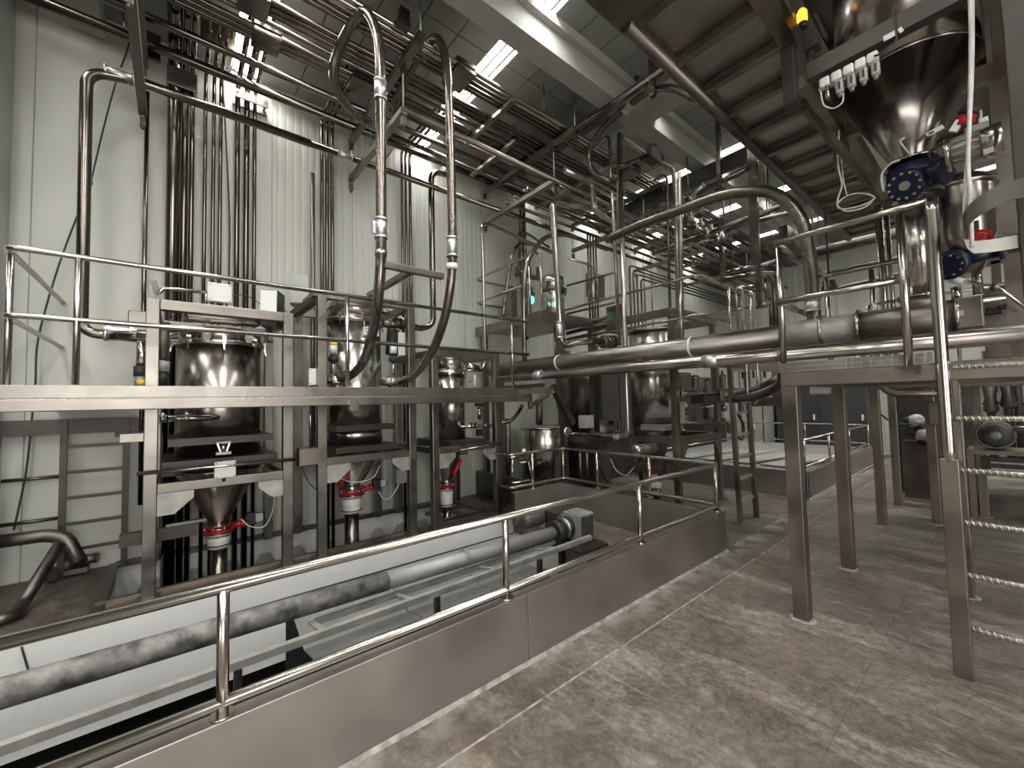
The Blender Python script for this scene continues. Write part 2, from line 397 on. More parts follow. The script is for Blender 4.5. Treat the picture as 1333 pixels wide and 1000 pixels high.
curb('pit_curb', 'low dark steel curb running to the ribbed wall behind the third vessel', (-4.45, 4.3), (-6.2, 4.3), [.8], 'steel_dark')
def railing(name, label, cat, posts, runs, r=.0225, mt='steel', fil=.07, feet=True, pr=None, loc=None):
    """posts: (base, top) pairs; runs: polylines of the rails"""
    t = thing(name, label, cat, loc or posts[0][0])
    for a, b in posts:
        a = V(a); b = V(b); m = M().tube([a, b], pr or r, 0, 10)
        m.build('post', mt, t)
        if feet: M().cyl(a, a+V((0, 0, .012)), (pr or r)*1.9, 12).build('foot_plate', mt, t)
    for k, p in enumerate(runs): M().tube(p, r, fil, 10).build('rail', mt, t)
    return t
railing('pit_railing', 'bright round tube railing along the long steel curb of the pit', 'railing',
    [((-2.05, y, .43), (-2.05, y, .925)) for y in (-1.29, .16, 1.61, 3.07, 4.5)] + [((-4.37, y, .43), (-4.37, y, .93)) for y in (4.58, 3.95)] + [((-3.72, 4.58, .43), (-3.72, 4.58, .93)), ((-2.9, 4.58, .43), (-2.9, 4.58, .93))],
    [[(-2.05, -1.5, .93), (-2.05, 4.58, .93), (-4.37, 4.58, .93), (-4.37, 3.55, .93), (-4.72, 3.55, .93)],
     [(-2.05, -1.5, .485), (-2.05, 4.58, .485), (-4.37, 4.58, .485), (-4.37, 3.55, .485), (-4.72, 3.55, .485)]])
# ================================================================ INSIDE THE PIT
t = thing('screw_conveyor', 'long dirty grey round conveyor tube lying in the pit with a motor at its end', 'conveyor', (-3.3, -.6, .2))
M().tube([(-3.3, -1.3, .25), (-3.3, 1.35, .22)], .075, n=20).build('dirty_tube', 'tube_dirty', t)
M().tube([(-3.3, 1.35, .22), (-3.3, 3.28, .185)], .071, n=20).build('clean_tube', 'tube_clean', t)
for y in (2.1,): M().cyl((-3.3, y-.012, .215), (-3.3, y+.012, .215), .079, 18).build('seam_ring', 'tube_clean', t)
g = M().cyl((-3.3, 3.26, .185), (-3.3, 3.37, .185), .135, 18).cyl((-3.3, 3.36, .185), (-3.3, 3.44, .185), .09, 18)
for k in range(8):
    a = k*PI/4; g.cyl(V((-3.3+.1*math.cos(a), 3.26, .185+.1*math.sin(a))), V((-3.3+.1*math.cos(a), 3.38, .185+.1*math.sin(a))), .012, 6)
g.build('bearing_flange', 'rubber', t)
M().lathe([(.06, 0), (.115, .005), (.12, .02), (.06, .03), (.055, .06)], (-3.3, 3.42, .205), (0, 1, 0)).build('coupling_guard', 'galvanised', t)
M().cyl((-3.3, 3.45, .21), (-3.3, 3.50, .21), .12, 20).build('coupling_disc', 'rubber', t)
M().lathe([(.09, 0), (.125, .005), (.125, .02), (.09, .025)], (-3.3, 3.50, .215), (0, 1, 0)).build('guard_ring', 'plastic_white', t)
gb = M().box((-3.24, 3.62, .22), (.26, .24, .30)); gb.box((-3.24, 3.62, .375), (.2, .18, .02)); gb.build('gearbox', 'motor_grey', t, .018)
gp = M().box((-3.105, 3.62, .22), (.012, .2, .25)); gp.build('gearbox_cover', 'motor_dark', t, .004)
mo = M().lathe([(.02, 0), (.06, .015), (.085, .06), (.09, .12), (.09, .26), (.07, .29), (.03, .30)], (-3.56, 3.05, .30), (0, 1, 0), 20)
for k in range(12):
    a = k*PI/6; mo.box((-3.56+.082*math.cos(a), 3.2, .30+.082*math.sin(a)), (.012, .2, .012))
mo.build('motor', 'motor_dark', t)
M().box((-3.42, 3.38, .28), (.2, .05, .2)).build('motor_plate', 'steel_dark', t)
M().span((-3.62, 3.3, .03), (-2.92, 3.75, .06)).span((-3.42, 3.46, -.9), (-3.36, 3.52, .03)).span((-2.99, 3.46, -.9), (-2.93, 3.52, .03)).build('motor_bracket', 'steel_dark', t)
M().prism([(-3.36, 3.5, .02), (-3.08, 3.5, .02), (-3.12, 3.5, -.6), (-3.3, 3.5, -.6)], (0, .22, 0)).build('chute_box', 'galvanised', t)
t = thing('tube_support_frame', 'ladder like galvanised frame beside the dirty conveyor tube in the pit', 'frame', (-2.95, 0, .1))
M().bar((-2.92, -1.3, .16), (-2.92, 3.45, .19), .045, .045).build('long_rail', 'plate_pale', t)
M().bar((-3.28, .8, .09), (-3.28, 3.45, .10), .04, .04).build('long_rail', 'plate_pale', t)
for y in (.78, 1.42, 2.25, 2.95): M().bar((-3.28, y, .095), (-2.93, y, .165), .04, .02).build('cross_tie', 'plate_pale', t)
for y in (-.7, .3, 1.6, 2.7): M().bar((-2.92, y, .15), (-2.92, y, -1.0), .04, .04).build('leg', 'steel_dark', t)
t = thing('drip_tray', 'bent grey sheet tray sloping under the conveyor frame in the pit', 'tray', (-3.0, .8, -.1))
for k, (a, b) in enumerate(((.78, 1.62), (1.63, 2.4), (2.41, 3.1))):
    M().prism([(-3.9, a, -.07), (-3.50, a, -.19), (-3.20, a, -.13), (-3.20, a, -.138), (-3.50, a, -.20), (-3.9, a, -.08)], (0, b-a, 0)).build('tray_sheet', 'tube_clean', t)
M().bar((-3.21, .80, -.19), (-3.21, 3.1, -.19), .02, .08).build('edge_angle', 'steel_dark', t)
pipe('thin dark cable hanging down the white pit wall', [W(28, 842, X=-4.58), W(36, 870, X=-4.57), W(40, 885, X=-4.5), W(28, 900, X=-4.4)], .006, 'cable', smooth=True, name='cable', cat='cable')
# steel grating pieces on the ledge beyond the third frame
t = thing('floor_grate', 'small open steel floor frame around the third vessel outlet', 'grate', (-5.3, 3.3, .02))
for a, b in (((-5.05, 3.28, .02), (-6.1, 3.28, .02)), ((-5.05, 3.62, .02), (-6.1, 3.62, .02)), ((-5.1, 2.9, .02), (-5.1, 3.75, .02)), ((-5.6, 2.9, .02), (-5.6, 3.75, .02)), ((-6.05, 2.9, .02), (-6.05, 3.75, .02))):
    M().bar(a, b, .06, .05).build('grate_bar', 'steel_old', t)
# ================================================================ WALKWAY WITH ITS RAILING
XF = -4.30; Y0 = -.93; Y1 = 3.90
t = thing('walkway', 'long pale steel walkway edge running in front of the three vessels', 'walkway', (XF, 0, 1.66))
M().span((XF-.012, Y0, 1.752), (XF, Y1, 1.845)).build('toe_plate', 'steel_frame', t, .003)
M().span((XF-.09, Y0, 1.66), (XF+.012, Y1, 1.745)).build('front_beam', 'steel_frame', t, .005)
M().span((-5.0, Y0, 1.66), (-4.92, Y1, 1.74)).build('rear_beam', 'steel_frame', t)
M().span((-4.95, Y0, 1.742), (XF-.012, Y1, 1.756)).build('deck', 'checker_plate', t)
M().span((-6.2, Y0, 1.742), (-4.95, -.38, 1.756)).span((-6.2, Y0, 1.66), (-4.95, Y0+.08, 1.742)).build('landing_deck', 'steel_frame', t)
for y in (-.2, 1.1, 2.45, 3.82): M().span((-4.93, y-.035, 1.665), (-4.39, y+.035, 1.74)).build('cross_beam', 'steel_frame', t)
M().box((XF+.02, 1.42, 1.655), (.03, .085, .11)).build('bracket', 'steel_bright', t)
m = M().bar((XF-.03, Y1, 1.84), (XF-.03, Y1, 1.55), .05, .05).bar((XF-.03, Y1+.02, 1.80), (XF+.42, Y1+.02, 1.80), .035, .07).bar((XF-.03, Y1+.02, 1.60), (XF+.42, Y1+.02, 1.79), .03, .05)
m.build('end_bracket', 'steel_frame', t, .003)
t = railing('walkway_railing', 'round steel tube railing standing along the raised walkway before the three vessels', 'railing',
    [((XF-.02, y, 1.85), (XF-.02, y, 2.79)) for y in (-.56, 1.37, 3.58)] + [((-4.45, -.91, 1.76), (-4.45, -.91, 2.79))],
    [[(-6.22, -.91, 2.795), (XF-.02, -.91, 2.795), (XF-.02, 3.86, 2.795)], [(-6.22, -.91, 2.325), (XF-.02, -.91, 2.325), (XF-.02, 3.88, 2.325)]], r=.021, feet=False)
t = thing('wall_ladder', 'dark fixed steel ladder against the ribbed wall below the walkway landing', 'ladder', (-6.1, -.62, 0))
for y in (-.86, -.40): M().bar((-6.1, y, 0 if y > -.5 else 0), (-6.1, y, 1.56), .05, .055, V((1, 0, 0))).build('stile', 'paint_brown', t)
for k in range(5): M().bar((-6.1, -.84, .26+k*.26), (-6.1, -.42, .26+k*.26), .03, .028).build('rung', 'paint_brown', t)
pipe('upper thin horizontal pipe on the wall left of the dark ladder', [(-6.2, -1.28, 1.0), (-6.2, -.88, 1.0)], .018, 'steel_dark', name='wall_pipe')
pipe('lower thin horizontal pipe on the wall left of the dark ladder', [(-6.2, -1.28, .58), (-6.2, -.88, .58)], .018, 'steel_dark', name='wall_pipe')
plain(M().span((-6.2, -1.28, 1.43), (-6.1, -.1, 1.58)).box((-6.12, -.28, 1.40), (.06, .42, .05)), 'landing_beam', 'paint_brown', 'dark horizontal beam under the walkway landing at the wall', 'beam')
# ================================================================ THREE VESSEL FRAMES
def frame(label, y0, y1, top, low, cross=True, w_=.095):
    t = thing('vessel_gantry', label, 'frame', (-4.9, (y0+y1)/2, 0))
    for x in (-4.9, -6.05):
        for y in (y0, y1):
            M().span((x-w_/2, y-w_/2, 0), (x+w_/2, y+w_/2, top)).build('post', 'steel_frame', t, .006)
            if x > -5: M().box((x, y, .008), (.17, .17, .014)).build('foot_plate', 'steel_old', t)
    for x in (-4.9, -6.05):
        M().span((x-w_/2, y0+w_/2, top-.095), (x+w_/2, y1-w_/2, top)).build('top_beam', 'steel_frame', t, .005)
        M().span((x-.04, y0+w_/2, low-.045), (x+.04, y1-w_/2, low+.04)).build('lower_beam', 'steel_frame', t, .005)
    for y in (y0, y1):
        M().span((-6.0, y-w_/2+.004, top-.09), (-4.95, y+w_/2-.004, top-.005)).build('side_beam', 'steel_frame', t, .005)
        M().span((-6.0, y-.04, low-.04), (-4.95, y+.04, low+.035)).build('side_beam', 'steel_frame', t)
    z = low-.045; a = y0+w_/2; b = y1-w_/2
    M().prism([(-4.885, a, z), (-4.885, a+.26, z), (-4.885, a+.26, z-.07), (-4.885, a+.12, z-.2), (-4.885, a, z-.2)], (.012, 0, 0)).build('gusset', 'plate_pale', t)
    M().prism([(-4.885, b, z), (-4.885, b-.22, z), (-4.885, b-.22, z-.06), (-4.885, b-.1, z-.17), (-4.885, b, z-.17)], (.012, 0, 0)).build('gusset', 'plate_pale', t)
    return t
fa = frame('box section steel frame around the dark wide vessel', -.16, .93, 2.66, .95)
M().span((-5.05, -.36, .46), (-4.97, .19, .57)).build('stub_beam', 'paint_brown', fa); M().span((-5.04, -.05, .575), (-4.97, .25, .60)).build('stub_cap', 'steel_bright', fa)
M().span((-4.95, -.36, 1.38), (-4.87, -.21, 1.45)).build('stub_beam', 'steel_frame', fa)
fbm = frame('tallest steel frame around the middle bright vessel with hoses', 1.27, 2.35, 2.97, 1.04)
frame('low steel frame around the slim third vessel', 2.68, 3.72, 2.39, 1.03)
M().bar((-4.9, 1.22, 2.93), (-6.0, 1.22, 2.93), .06, .06).build('side_beam', 'steel_frame', fbm)
# arm that carries the two hoses
t = thing('hose_support', 'square tube support arm between the two tall curved hoses', 'bracket', (-4.9, 1.85, 3.0))
M().bar((-4.95, 1.83, 3.0), (-3.72, 1.83, 3.0), .06, .06).build('arm', 'steel_frame', t, .003)
M().bar((-3.72, 1.45, 2.985), (-3.72, 2.16, 2.985), .06, .06).build('cross_bar', 'steel_frame', t, .003)
# ================================================================ VESSELS
def vessel(label, cy, r, ztop, zfl, zbot, zc, rc, cyc, mt='steel_tank', clamps=5, plates=()):
    t = thing('vessel', label, 'vessel', (-5.5, cy, zbot))
    M().lathe([(r, 0), (r, zfl-zbot)], (-5.5, cy, zbot), n=40).build('shell', mt, t)
    M().lathe([(r+.012, -.03), (r+.028, -.02), (r+.028, .02), (r+.012, .03)], (-5.5, cy, zfl), n=40).build('clamp_band', 'steel', t)
    h = ztop-zfl; M().lathe([(r-.004, 0), (r-.004, h-.05), (r-.015, h-.02), (r-.05, h), (r*.5, h+.02), (.02, h+.025)], (-5.5, cy, zfl), n=40).build('lid', mt, t)
    for k in range(clamps):
        a = -PI*.48 + k*PI*.96/(clamps-1); c = V((-5.5+(r+.03)*math.cos(a), cy+(r+.03)*math.sin(a), zfl))
        d = V((math.cos(a), math.sin(a), 0))
        m = M().bar(c+V((0, 0, .05)), c-V((0, 0, .03)), .03, .02, d).bar(c-V((0, 0, .02)), c-V((0, 0, .09))+d*.015, .014, .012, d).box(c+V((0, 0, .045)), (.035, .035, .016)); m.build('toggle_clamp', 'steel_bright', t)
    m = M().lathe([(r, 0), (r*.98, -.03), (rc, zc-zbot), (rc, zc-zbot-.05), (rc+.04, zc-zbot-.05), (rc+.04, zc-zbot-.07)], (-5.5, cy, zbot), n=36)
    if abs(cyc-cy) > .01:
        for v in m.v:
            f = (zbot-v.z)/(zbot-zc); v.y += (cyc-cy)*max(0, min(1, f))
    m.build('cone', mt, t)
    for z, yw, x0 in plates:
        M().span((-5.5, cy-yw, z-.035), (-4.99 if x0 is None else x0, cy+yw, z+.035)).span((-6.0, cy-yw, z-.035), (-5.5, cy+yw, z+.035)).build('support_plate', 'paint_brown', t)
    return t
va = vessel('wide dark steel vessel with clamped lid in the frame nearest the ladder', .385, .385, 2.50, 2.345, 1.02, .43, .085, .385, plates=((1.34, .43, None), (1.13, .47, None)))
vb = vessel('bright middle vessel with a tall lid and white name plate', 1.83, .345, 3.02, 2.75, 1.0, .62, .10, 1.79, mt='steel_bright', plates=((1.38, .36, -5.05), (1.13, .38, None)))
vc = vessel('slim shiny third vessel with a low clamped lid', 3.28, .235, 2.40, 2.12, 1.10, .50, .075, 3.2, mt='steel_bright', clamps=4, plates=((1.08, .3, None),))
M().lathe([(.35, 0), (.35, .2)], (-5.5, 1.83, 1.18), n=36).build('lower_ring', 'steel_bright', vb)
M().box((-5.15, 1.93, 2.60), (.01, .2, .11)).build('name_plate', 'plastic_white', vb); 
M().span((-5.147, 1.86, 2.625), (-5.143, 1.99, 2.632)).span((-5.147, 1.86, 2.59), (-5.143, 1.97, 2.596)).build('name_print', 'ink', vb)
# air tank and pulse valves on the lid of the wide vessel
m = M().lathe([(.02, 0), (.06, .015), (.068, .04), (.068, .62), (.06, .645), (.02, .66)], (-5.2, .06, 2.60), (0, 1, 0), 20)
m.build('air_tank', 'steel', va)
M().span((-5.26, .2, 2.44), (-5.2, .24, 2.6)).span((-5.26, .55, 2.44), (-5.2, .59, 2.6)).build('tank_bracket', 'steel_dark', va)
for y in (.24, .60):
    M().box((-5.09, y, 2.40), (.05, .07, .06)).cyl((-5.09, y, 2.41), (-5.03, y, 2.41), .03, 10).box((-5.09, y, 2.36), (.03, .05, .03)).build('pulse_valve', 'box_grey', va, .004)
def outlet(label, cy, z, r, mt_act='valve_red', grip=True, flip=1):
    """red butterfly valve with its sleeve and the down pipe"""
    t = thing('butterfly_valve', label, 'valve', (-5.5, cy, z))
    M().lathe([(r+.055, -.005), (r+.055, .012), (r+.02, .012), (r+.02, .05), (r+.055, .05), (r+.055, .066)], (-5.5, cy, z-.06), n=28).build('body', 'valve_red', t)
    M().lathe([(r+.06, 0), (r+.06, .014)], (-5.5, cy, z+.006), n=28).build('clamp_flange', 'steel', t)
    M().lathe([(r+.06, 0), (r+.06, .012)], (-5.5, cy, z-.08), n=28).build('clamp_flange', 'steel', t)
    for k in range(8):
        a = k*PI/4+.3; M().cyl(V((-5.5+(r+.048)*math.cos(a), cy+(r+.048)*math.sin(a), z-.085)), V((-5.5+(r+.048)*math.cos(a), cy+(r+.048)*math.sin(a), z+.025)), .007, 6).build('bolt', 'steel_bright', t)
    if grip:
        M().cyl((-5.46, cy+r+.03, z-.03), (-5.42, cy+r+.13, z-.0), .03, 12).cyl((-5.43, cy+r+.11, z-.01), (-5.42, cy+r+.15, z), .045, 12).build('stem', 'valve_red', t)
        m = M().box((-5.42, cy+r+.20, z+.03), (.09, .10, .13)).cyl((-5.42, cy+r+.25, z+.03), (-5.42, cy+r+.33, z+.03), .05, 12); m.build('actuator', 'rubber', t, .008)
        M().box((-5.36, cy+r+.27, z+.04), (.02, .07, .09)).build('solenoid', 'box_grey', t, .004)
    return t
def sleeve(label, cy, z0, z1, r, zlow=-.95):
    t = thing('outlet_pipe', label, 'pipe', (-5.5, cy, z0))
    M().lathe([(r+.004, 0), (r+.012, .02), (r+.012, (z1-z0)*.5), (r+.018, (z1-z0)*.55), (r+.012, (z1-z0)*.62), (r+.02, z1-z0-.02), (r+.012, z1-z0)], (-5.5, cy, z0), n=24).build('sleeve', 'sleeve', t)
    for z in (z0+.03, z1-.03): M().lathe([(r+.024, 0), (r+.024, .012)], (-5.5, cy, z), n=24).build('hose_clip', 'steel_dark', t)
    M().lathe([(r-.012, 0), (r-.012, z0-zlow+.02)], (-5.5, cy, zlow), n=20).build('tube', 'steel_pipe', t)
    return t
outlet('red butterfly valve below the cone of the wide dark vessel', .385, .40, .085)
sleeve('steel outlet pipe with white sleeve under the wide dark vessel', .385, .16, .315, .09)
outlet('red butterfly valve with black actuator below the middle vessel', 1.79, .575, .10)
sleeve('steel outlet pipe with white sleeve under the middle vessel', 1.79, .27, .49, .10)
outlet('red butterfly valve below the slim third vessel', 3.2, .455, .075, grip=False)
sleeve('steel outlet pipe with long white sleeve under the slim third vessel', 3.2, .10, .37, .08)
for cy, z, lab in ((1.52, .78, 'red hose clamp lever on the cone of the middle vessel'), (3.1, .72, 'red clamp lever on the cone of the slim third vessel')):
    plain(M().tube([(-5.14, cy, z-.08), (-5.12, cy+.06, z), (-5.13, cy+.11, z+.1)], .03, .05).box((-5.12, cy+.1, z+.1), (.05, .05, .05)), 'clamp_lever', 'valve_red', lab, 'lever')
# drums and weigh gear between frame posts
pipe('thin bright horizontal rod across the front of the first frame', [W(178, 617, X=-4.80), W(385, 598, X=-4.80)], .018, 'steel', 0, name='guard_rod', cat='rod')
pipe('thin bright rod across the front of the third frame', [W(600, 586, X=-4.80), W(655, 576, X=-4.80)], .018, 'steel', 0, name='guard_rod', cat='rod')
def jbox(label, c, d, mt='box_white', name='junction_box', R=None, screws=True, cat='box'):
    t = thing(name, label, cat, c); c = V(c)
    M().box(c, d, R).build('housing', mt, t, .006)
    q = R or Matrix.Identity(3)
    M().box(c+q @ V((d[0]/2+.004, 0, 0)), (.008, d[1]*.94, d[2]*.94), R).build('cover', mt, t, .003)
    if screws:
        m = M()
        for i in (-1, 1):
            for j in (-1, 1): m.cyl(c+q @ V((d[0]/2+.006, i*d[1]*.4, j*d[2]*.4)), c+q @ V((d[0]/2+.013, i*d[1]*.4, j*d[2]*.4)), .006, 6)
        m.build('screw', 'steel_dark', t)
    return t
t = jbox('square white junction box on a pipe arm above the first frame', W(286, 382, X=-4.95), (.06, .2, .19))
M().tube([W(205, 384, X=-4.95), W(213, 375, X=-4.95), W(272, 381, X=-4.95)], .018, .05).tube([W(268, 380, X=-4.95), W(268, 396, X=-4.95)], .014).build('pipe_arm', 'steel', t)
M().bar(W(200, 366, X=-4.95), W(207, 390, X=-4.95), .03, .05).build('arm_bracket', 'steel_dark', t)
m = M()
for k in range(4): m.cyl(W(277+k*6, 392, X=-4.95), W(277+k*6, 399, X=-4.95), .012, 8)
m.build('cable_gland', 'rubber', t)
t = jbox('square white junction box on the lower beam of the first frame', W(293, 611, X=-4.82), (.05, .17, .16)); M().cyl(W(293, 619, X=-4.82), W(291, 627, X=-4.82), .012, 8).build('cable_gland', 'rubber', t)
t = thing('load_cell_mount', 'small bright load cell mount above the lower white box', 'mount', W(291, 589, X=-4.85))
c = W(291, 576, X=-4.85); d_ = W(291, 590, X=-4.85)
M().box(c, (.05, .12, .016)).build('top_plate', 'plate_pale', t); M().box(d_, (.05, .12, .024)).build('base_plate', 'plate_pale', t); M().cyl(c, d_, .022, 10).build('mount_body', 'steel_bright', t)
M().bar(c+V((0, -.05, 0)), d_+V((0, -.02, 0)), .01, .014).build('strut', 'steel', t); M().bar(c+V((0, .05, 0)), d_+V((0, .02, 0)), .01, .014).build('strut', 'steel', t)
Rz = Euler((0, 0, -.75)).to_matrix()
t = thing('control_display', 'tilted control box with white face on the corner of the first frame', 'control box', W(353, 405, X=-5.1))
c = W(355, 404, X=-5.1); Rt = Euler((0, -.05, -.55)).to_matrix()
M().box(c, (.2, .17, .40), Rt).build('housing', 'paint_dark', t, .008); M().box(c+Rt @ V((.104, 0, .05)), (.012, .165, .28), Rt).build('face', 'plastic_white', t, .003)
M().bar(W(350, 428, X=-5.1), W(352, 445, X=-5.05), .05, .05).build('stand', 'steel_frame', t)
t = jbox('tall grey white terminal box on a square arm beside the middle frame', W(391, 379, X=-5.55), (.22, .22, .36), 'box_grey', R=Euler((0, 0, -.35)).to_matrix())
M().bar(W(381, 410, X=-5.5), W(417, 384, X=-4.95), .07, .07).build('square_arm', 'steel_old', t)
jbox('grey box with conduit between the first and middle frames', W(402, 594, X=-4.95), (.14, .22, .19), 'steel_old')
pipe('thin bright conduit rising from the grey box between the frames', [W(404, 585, X=-4.9), W(404, 545, X=-4.9), W(405, 520, X=-4.9)], .012, 'steel', 0, name='conduit', cat='conduit')
jbox('slim pale box at the foot of the middle frame post on the walkway', W(409, 491, X=-4.98), (.07, .12, .19), 'box_white')
jbox('pale grey panel behind the first post of the first frame', W(184, 418, X=-5.6), (.03, .2, .2), 'steel_frame', name='panel_box')
jbox('dark box on a post of the third frame', W(603, 586, X=-4.84), (.07, .1, .12), 'steel_dark')
jbox('small dark wall box near the third frame', W(521, 620, X=-5.9), (.1, .16, .2), 'box_grey')
# product inlet of the first vessel: overhead line, drop and valve
xi = -5.57
h3 = [(xi, -.63, 2.40)]
t = pipe('thick drop pipe with two elbows left of the wide dark vessel', [W(186, 437, X=-5.3), W(150, 437, X=xi), W(106, 433, X=xi), W(113, 92, X=xi), W(180, 106, X=xi), W(404, 187, X=xi)], .048, 'steel_pipe', .17, n=14,
   coup=[(W(157, 437, X=xi), (0, 1, 0)), (W(157, 99, X=xi), (0, 1, 0))], clen=.24)
for p, d in (((157, 429), 1), ((157, 91), 1)):
    c = W(*p, X=xi); M().box(c+V((0, 0, .0)), (.03, .24, .03)).box(c+V((0, -.08, .02)), (.02, .03, .02)).box(c+V((0, .08, .02)), (.02, .03, .02)).build('clamp_bolts', 'galvanised', t)
t = thing('inlet_valve', 'upright inlet valve with a yellow tipped black actuator beside the first post', 'valve', W(185, 470, X=-5.15))
M().cyl(W(178, 437, X=-5.15), W(232, 439, X=-5.15), .05, 14).build('valve_body', 'steel_bright', t)
M().cyl(W(186, 446, X=-5.12), W(185, 478, X=-5.12), .045, 14).build('spindle', 'steel', t)
M().cyl(W(185, 477, X=-5.12), W(185, 490, X=-5.12), .062, 14).build('actuator', 'rubber', t)
M().cyl(W(185, 488, X=-5.12), W(185, 505, X=-5.12), .056, 14).build('actuator_cap', 'motor_grey', t); M().cyl(W(186, 495, X=-5.09), W(186, 501, X=-5.09), .045, 14).build('yellow_band', 'yellow', t)
t = thing('valve_actuator', 'black upright cylinder actuator right behind the first frame post', 'valve', W(212, 440, X=-5.05))
M().cyl(W(212, 420, X=-5.05), W(211, 468, X=-5.05), .055, 14).build('cylinder', 'steel_dark', t); M().cyl(W(211, 470, X=-5.05), W(210, 484, X=-5.05), .06, 14).build('cap', 'motor_grey', t); M().cyl(W(211, 484, X=-5.05), W(210, 502, X=-5.05), .05, 14).build('base', 'rubber', t)
pipe('horizontal drain pipe with clamps low on the wide dark vessel', [W(207, 545, X=-5.05), W(270, 544, X=-5.05), W(285, 543, X=-5.15)], .03, 'steel_bright', 0, coup=[(W(212, 545, X=-5.05), (0, 1, 0)), (W(243, 544, X=-5.05), (0, 1, 0))], clen=.05)
# middle vessel: inlet elbow pipe, valves
pipe('dark pipe with two elbows dropping to the lid of the middle vessel', [W(497, 404, X=-5.6), W(545, 428, X=-5.6), W(564, 424, X=-5.6), W(561, 222, X=-5.6), W(590, 230, X=-5.6)], .047, 'steel_pipe', .17, n=14, coup=[(W(578, 222.5, X=-5.6), (0, 1, -.05))], clen=.08)
t = thing('inlet_valve', 'black and white pneumatic valve on the lid pipe of the middle vessel', 'valve', W(510, 425, X=-5.35))
M().cyl(W(498, 421, X=-5.4), W(530, 424, X=-5.4), .055, 14).build('valve_body', 'steel_old', t)
for x in (505, 513, 521, 528): M().cyl(W(x, 422, X=-5.4), W(x+2, 422, X=-5.4), .08, 14).build('flange', 'steel_dark', t)
M().cyl(W(512, 430, X=-5.35), W(510, 462, X=-5.35), .085, 16).build('actuator', 'rubber', t)
M().box(W(522, 448, X=-5.3), (.05, .1, .32)).build('solenoid_cover', 'plastic_white', t, .005)
def sensor_valve(label, px, py, X=-5.05, amber=False):
    t = thing('level_sensor', label, 'sensor', W(px, py, X=X))
    M().cyl(W(px, py-42, X=X), W(px, py-32, X=X), .045, 14).build('head', 'plastic_white', t)
    M().lathe([(.04, 0), (.06, .02), (.062, .05), (.04, .09)], W(px, py-20, X=X)).build('housing', 'rubber', t)
    M().cyl(W(px, py-24, X=X), W(px, py-4, X=X), .018, 10).build('stem', 'steel_bright', t)
    if amber: M().cyl(W(px, py-46, X=X), W(px, py-42, X=X), .044, 14).build('cap', 'yellow', t)
sensor_valve('small black and white sensor with yellow cap at the end of the first hose', 434, 492, amber=True)
sensor_valve('small white topped sensor above the second hose end', 512, 492)
t = thing('hose_end', 'round clamp fitting at the lower end of the first hose', 'fitting', W(434, 495, X=-5.05)); M().cyl(W(426, 494, X=-5.08), W(447, 495, X=-5.03), .06, 16).build('body', 'steel_bright', t); M().cyl(W(433, 494, X=-5.06), W(436, 494, X=-5.05), .08, 16).build('clamp', 'steel', t)
t = thing('hose_end', 'round clamp fitting at the lower end of the second hose', 'fitting', W(508, 497, X=-5.05)); M().cyl(W(495, 497, X=-5.08), W(522, 496, X=-5.0), .055, 16).build('body', 'steel_bright', t); M().cyl(W(505, 497, X=-5.06), W(509, 497, X=-5.05), .075, 16).build('clamp', 'steel', t)
h = -3.72
t = pipe('first tall hose looping over the rack and curving down to the middle vessel', [W(440, 494, X=-5.04), W(458, 488, X=-4.85), W(474, 468, X=-4.45), W(487, 425, X=-4.0), W(493, 380, X=-3.79), W(496, 330, X=h), W(496, 240, X=h), W(495.5, 150, X=h), W(495, 90, X=h), W(491, 45, X=-3.75), W(476, 16, X=-3.84), W(457, 32, X=-4.1), W(441, 65, X=-4.35), W(434, 95, X=-4.5), W(441, 122, X=-4.62), W(463, 150, X=-4.75), W(480, 158, X=-4.85)], .049, 'hose', smooth=True, n=16,
   coup=[(W(496, 298, X=h), (0, 0, 1)), (W(495, 118, X=h), (0, 0, 1))], clen=.2, name='flexible_hose', cat='hose')
M().cyl(W(438, 72, X=-4.42), W(434, 88, X=-4.48), .056, 14).build('band', 'rubber', t); M().cyl(W(496, 327, X=h), W(496, 333, X=h), .058, 14).build('hose_clip', 'steel_bright', t)
M().box(W(486.5, 296, X=h), (.03, .03, .12)).build('clamp_bolts', 'galvanised', t)
t = pipe('second tall hose looping over the rack and curving down between the frames', [W(520, 496, X=-5.0), W(537, 490, X=-4.7), W(560, 462, X=-4.2), W(577, 420, X=-3.92), W(586, 375, X=-3.77), W(589, 330, X=h), W(588, 260, X=h), W(586, 180, X=h), W(583, 110, X=h), W(578, 68, X=-3.75), W(567, 50, X=-3.84), W(550, 66, X=-4.08), W(533, 96, X=-4.35), W(521, 120, X=-4.55), W(514, 140, X=-4.75), W(524, 160, X=-4.9)], .049, 'hose', smooth=True, n=16,
   coup=[(W(588.5, 322, X=h), (0, 0, 1))], clen=.22, name='flexible_hose', cat='hose')
M().cyl(W(588.5, 344, X=h), W(588.5, 351, X=h), .06, 14).build('hose_clip', 'plastic_white', t)
